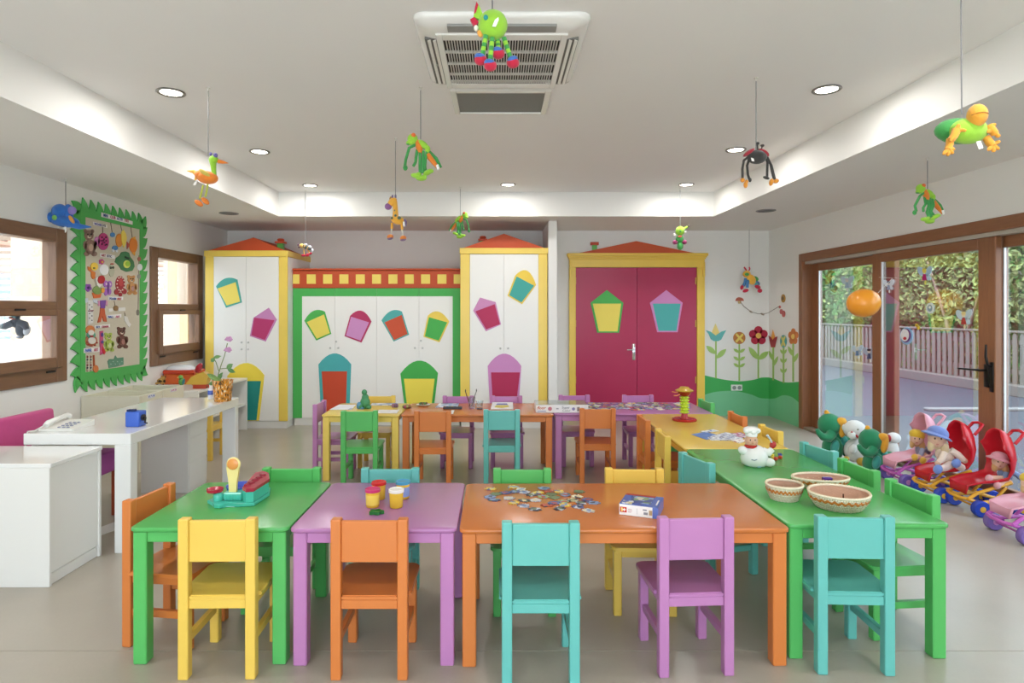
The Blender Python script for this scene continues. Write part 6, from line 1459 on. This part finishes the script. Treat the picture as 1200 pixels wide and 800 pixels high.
craft('ladybird_cut_out', 'dark red cut-out edged with white beads on the flame edged board', 'craft', [('body', '#9c2430', [e(138.8, 332.6, 5.6, 9.4), e(134.4, 342, 2.6, 3.4), e(143.6, 341.4, 2.8, 3.2), e(139, 345, 2, 2.4)], 0), ('centre', '#b83a3a', [e(138.6, 331, 2.6, 4.6)], 1), ('bead', '#e6d6cb', [e(138.8 + 4.4*math.cos(a), 332.6 + 8*math.sin(a), .62, .8) for a in [2*PI*i/12 for i in range(12)]], 1)])
bear('light brown bear cut-out in a pink and green suit on the flame edged board', 151.6, 327.5, 1.05, '#c68f58', '#b48a80')
craft('robot_cut_out', 'white paper robot cut-out covered in dots on the flame edged board', 'craft', [('body', '#d5d4d2', [[(100.6, 352), (106.4, 351.4), (106.8, 378), (100.8, 380)]], 0), ('arm', '#c3cad6', [[(97.4, 349.6), (100.6, 349), (100.8, 354), (97.6, 355)], [(106.6, 350.6), (111.6, 351), (112.4, 356), (106.8, 354)]], 0), ('stripe', '#8f5f6a', [[(100.8, 363.6), (106.6, 363), (106.6, 364.4), (100.8, 365)]], 1), ('dot', '#4a4a55', [e(102 + (i % 2)*3, 357 + i*2.6, .5, .6) for i in range(8)], 1)])
craft('trouser_cut_out', 'orange speckled trousers cut-out with a purple top', 'craft', [('trousers', '#c0572f', [[(115.4, 360), (120, 360), (121, 368), (123, 377), (119, 376.5), (117.6, 370), (115.6, 377.4), (112, 378), (114.6, 368)]], 0), ('top', '#7a4aa0', [[(114.8, 352), (121.4, 351.4), (120.2, 361), (115.2, 361)]], 1), ('sleeve', '#cf8fb0', [[(112.6, 352.6), (115, 352), (114.6, 358), (112.8, 358.6)], [(121.4, 351.6), (124, 352.4), (123.6, 358.4), (121.2, 357)]], 0)])
craft('card_cut_out', 'two white cards joined by a brown bead on the flame edged board', 'craft', [('card', '#e4e2de', [[(125, 361.6), (129.8, 361), (129.8, 364.6), (125, 365.4)], [(136.4, 360.6), (144.6, 360), (144.6, 364), (136.4, 364.6)]], 0), ('bead', '#8f6a42', [e(133.2, 361, 2.8, 3.2)], 1)], ((132, 353), (133, 358.4)))
craft('clown_cut_out', 'ring shaped clown cut-out in orange, white and green', 'craft', [('ring', '#b56a4a', [e(104.4, 399, 7.2, 6.8)], 0), ('face_ring', '#d07a3f', [e(103.4, 386.6, 5.4, 5.4)], 0), ('collar', '#4f9a80', [e(104, 392.4, 5, 4.6)], 1), ('face', '#d9d3cc', [e(104.4, 399, 4.6, 4), e(103.4, 389.6, 3.4, 3.2)], 2), ('dot', '#a8303a', [e(104.4 + 5.8*math.cos(a), 400 + 5.2*math.sin(a), .9, .9) for a in (.3, 1, 1.7, 2.4, 3)] + [e(103.6, 394, 2.2, 1.2)], 3)])
craft('strip_cut_out', 'pink and red paper strip hanging beside the lime bear', 'craft', [('strip', '#c04a78', [[(114.6, 388), (118.6, 387.4), (118.4, 414), (115, 416)]], 0), ('patch', '#4b3a86', [e(117, 392, 1.3, 2.6), e(117.2, 400.6, 1.4, 1.8)], 1), ('sock', '#c01f2f', [[(117.6, 405), (121, 412.6), (119.4, 415.4), (116.8, 410)]], 1)])
bear('lime green bear cut-out low on the flame edged board', 124.6, 394.6, 1.02, '#a9bd55', '#c9cf9a', 1.1)
bear('dark brown bear cut-out near the bottom of the flame edged board', 140, 388.6, 1.16, '#6d443a', '#9a6a60')
craft('rocker_cut_out', 'grey green speckled cut-out at the foot of the dark brown bear', 'craft', [('rocker', '#5f8f76', [[(124, 423), (126, 420.6), (131.6, 420.4), (133, 416.4), (135, 419.4), (142.4, 418.4), (142.6, 427), (134, 429.6), (125.4, 431)]], 0), ('dot', '#a9c4b3', [e(127 + i*2.6, 426.5 - (i % 2)*3, .6, .6) for i in range(6)], 1)])
for i, (px, l) in enumerate(((100, 'bead string hanging at the lower edge of the board, the outer of two'), (104, 'bead string hanging at the lower edge of the board, next to the small guitar'))):
    c = LW[0](px, 416); r = thing('bead_string', l, 'craft', (xf + .016, c.y, c.z), CG); q_ = LW[0](px, 436); MB().tube([c + Vector((.016, 0, 0)), q_ + Vector((.016, 0, 0))], .002, 5).build('string', flat('#6f6257'), r)
    for j in range(6): f_ = LW[0](px, 418 + j*3.2); MB().ell(f_ + Vector((.019, 0, 0)), (.006, .009, .008), None, 8, 6).build('bead', flat(['#8a3a3a', '#4a4a55', '#b5a58a'][j % 3]), r, True)
craft('guitar_cut_out', 'small orange guitar cut-out at the bottom edge of the board', 'craft', [('neck', '#a8532f', [[(106.8, 416), (108.4, 415.8), (109, 429), (107, 429)]], 0), ('body', '#c9743f', [e(109.4, 432, 3.2, 4.4)], 1)])
craft('ribbon_cut_out', 'white ribbon bow pinned above the dark brown bear', 'craft', [('ribbon', '#dcd9d4', [[(143, 370), (147, 371), (149, 377), (151.6, 380), (149, 383.4), (146, 379), (143.6, 375)]], 0)], ((144, 366), (145, 371)))
craft('white_cut_out', 'small white disc hanging on the border edge of the board', 'craft', [('disc', '#dfe1e2', [e(161.8, 313, 2.9, 4)], 0), ('bead', '#b56a5a', [e(161.2, 303.4, 1.9, 2.6)], 0), ('ring', '#8e8e8a', [e(161, 323.8, 1.9, 2.8)], 0), ('bead', '#7d776a', [e(159.6, 366, 1.6, 3.6)], 0)], ((161, 299), (160, 363)))
# strips of lettering
def strip(label, pts, words_, size, mark=False):
    f = LW[0]; c = f(*pts[0]); r = thing('word_strip', label, 'sign', (xf + .02, c.y, c.z), 'word strips on the craft board')
    slab('strip', paper('#e9e7e6'), pts, LW, .016 if not mark else .020, .003, r)
    a, d = f(*pts[3]), f(*pts[0]); b_ = f(*pts[2]); hgt = (d.z - a.z); L_ = b_.y - a.y
    tot = sum(len(w_) + 1 for w_, _ in words_); y = a.y + L_*.04
    for w_, hx in words_:
        text(w_, hgt*.92, (XL + .0245 + (.004 if mark else 0), y, a.z + hgt*.16), (PI/2, 0, PI/2), paper(hx), r, bold=.0008, sx=(L_*.92)/(tot*hgt*.58)); y += L_*.92*(len(w_)+1)/tot
strip('white header strip with blue and red capital letters on top of the board', [(115.9, 248.6), (152.7, 259.2), (152.7, 263.2), (115.9, 253.9)], [('MINI', '#34539a'), ('CLUB', '#a8324a'), ('ACTIV', '#34539a'), ('ITIES', '#b0405a')], .03, True)
strip('small two colour word strip just under the header strip', [(106.6, 259.6), (123.2, 263.6), (123.2, 267), (106.6, 263.6)], [('WOOD', '#4347a0'), ('CUTS', '#5a5a66')], .02)
strip('word strip with red and grey letters above the white mask', [(115, 296.4), (132.4, 299), (132.4, 303.2), (115, 300.8)], [('ART', '#a8324a'), ('ISTIC', '#70708a')], .02)
strip('word strip with blue and red letters above the two white cards', [(124.6, 347.4), (142, 347.6), (142, 351.2), (124.6, 351.8)], [('FOAM', '#3a55a8'), ('ART', '#b83a4a')], .02)
strip('word strip with blue and pink letters below the two white cards', [(123, 369.2), (140, 367.8), (140, 371.6), (123, 373)], [('BALL', '#3a55a8'), ('ART', '#c0507a')], .02)
strip('word strip with many coloured letters above the lime bear', [(108.6, 381.2), (126.6, 379.6), (126.6, 383), (108.6, 384.8)], [('KEY', '#34539a'), ('CHAIN', '#b83a5a')], .02)
strip('long word strip with blue and pink letters under the clown cut-out', [(95.6, 408), (114.4, 406.8), (114.4, 412), (95.6, 413.6)], [('PAPER', '#3f63b8'), ('ART', '#b83a5a')], .02)

# ---------------------------------------------------------------- stickers on the glass, garland on the wall
SGR = 'stickers on the glazed doors'
def sticker(label, frame, layers, cat='sticker'):
    c = frame[0](*layers[0][2][0][0]); r = thing('window_sticker', label, cat, tuple(c), SGR)
    for nm, hx, outs, lay in layers: slabs(nm, plas(hx), outs, frame, .004 + .0012*lay, .001, r)
G1, G2 = onR(X1), onR(X2)
def fairy(label, fr, cx, cy, s, wing, body, dress, hair):
    sticker(label, fr, [('wing', wing, [ring(cx - 3*s, cy - 2*s, 2.2*s, 4*s, rot=-.5), ring(cx + 3.2*s, cy - 2.4*s, 2.2*s, 4.2*s, rot=.5), ring(cx + 2.6*s, cy + 2.6*s, 1.6*s, 2.6*s, rot=-.5)], 0), ('dress', dress, [[(cx - 1*s, cy), (cx + 1*s, cy), (cx + 2*s, cy + 5*s), (cx - 2*s, cy + 5*s)]], 1), ('face', body, [ring(cx, cy - 2*s, 1.5*s, 1.7*s), ring(cx + .8*s, cy + 6.6*s, .7*s, 1.8*s)], 1), ('hair', hair, [ring(cx, cy - 3.2*s, 1.7*s, 1.2*s)], 2)])
fairy('pale blue winged sticker on the first glazed pane, above the flower reflection', G1, 993, 331, 1.3, '#b9cfdd', '#d9d5cc', '#9fb9d0', '#c9ced6')
fairy('small pale winged sticker low on the first glazed pane', G1, 1005, 411, 1.1, '#b5cbdb', '#d5d5d0', '#5f86b5', '#cfd5dc')
fairy('dark haired winged sticker low on the first pane, beside the door post', G1, 1019, 414, 1.3, '#aab8d0', '#d9cfc8', '#4a4f78', '#3a3340')
fairy('white winged sticker at the edge of the second pane, beside the balloon', G2, 1042, 334, 1.1, '#d5dce6', '#dcd8d6', '#93a3c0', '#5a5a70')
fairy('yellow haired winged sticker with crimson dress high on the second pane', G2, 1084, 321, 1.5, '#a9c6dd', '#d9cf6a', '#a82a68', '#e2d35a')
fairy('white winged sticker with red dress near the door handle post', G2, 1130, 372, 1.6, '#b9ced6', '#dccfa8', '#a83a34', '#d9c88a')
sticker('round blue and white sticker with a small red dot on the second pane', G2, [('rim', '#8fb4d9', [ring(1063, 393.4, 7.4, 10.2)], 0), ('ring', '#6a3f7f', [ring(1062.4, 393, 5.8, 8.2)], 1), ('face', '#e9e9ee', [ring(1061.2, 392.6, 4.9, 7.2)], 2), ('dot', '#c23a42', [ring(1061.4, 396.4, 2, 1.9)], 3)])
sticker('round grey and white sticker in the middle of the second pane', G2, [('disc', '#ccd8d4', [ring(1090.5, 361, 4.8, 6.4)], 0), ('print', '#7f9aa6', [ring(1090.5, 361, 2.8, 4)], 1), ('dot', '#dbe3e0', [ring(1090.5, 360, 1.3, 1.6)], 2)])
sticker('tiny yellow sticker above the round blue sticker', G2, [('wing', '#d5b93c', [ring(1074.6, 381, 1.7, 2), ring(1077, 384, 1.5, 2.4)], 0), ('body', '#a88a34', [ring(1075.6, 383, .8, 2.4)], 1)])
ga = thing('wall_garland', 'thin string garland with butterfly and mushroom ends across the mural corner', 'garland', tuple(P(885, 364, YB - .01)))
pts = [P(866.5, 352, YB - .006), P(872, 359, YB - .006), P(880, 365, YB - .006), P(888, 367.5, YB - .006), P(894, 367.8, YB - .006), P(900, 366.6, YB - .006), RW[0](905, 364) + Vector((-.006, 0, 0)), RW[0](914, 358.5) + Vector((-.006, 0, 0))]
MB().tube(pts, .004, 5).build('string', flat('#8d857a'), ga)
for px, py in ((880, 365), (893.5, 368)): MB().ell(P(px, py, YB - .012), (.028, .011, .012), Matrix.Rotation(.5, 3, 'Y'), 10, 8).build('bead', flat('#a59a8a'), ga, True)
slabs('mushroom', flat('#b8604a'), [smooth([(861.5, 352.5), (863, 349.2), (866, 348.2), (870, 349.4), (871.6, 352.4)], 4)], BW, .002, .008, ga); slabs('mushroom_stalk', flat('#c9b27a'), [[(864.4, 352.4), (868.4, 352.4), (868, 355.6), (865, 355.6)]], BW, .002, .006, ga)
slabs('medallion', flat('#b58a3c'), [ring(918.4, 349.5, 2.3, 4.8)], RW, .002, .008, ga); slabs('medallion_centre', flat('#6f5a3c'), [ring(918.4, 349.5, 1.1, 2.4)], RW, .010, .003, ga)
slabs('butterfly', flat('#c4605c'), [ring(916, 365, 1.5, 3), ring(918.8, 367.6, 1.8, 3.8), ring(914.4, 359.6, 1, 1.6)], RW, .002, .008, ga)
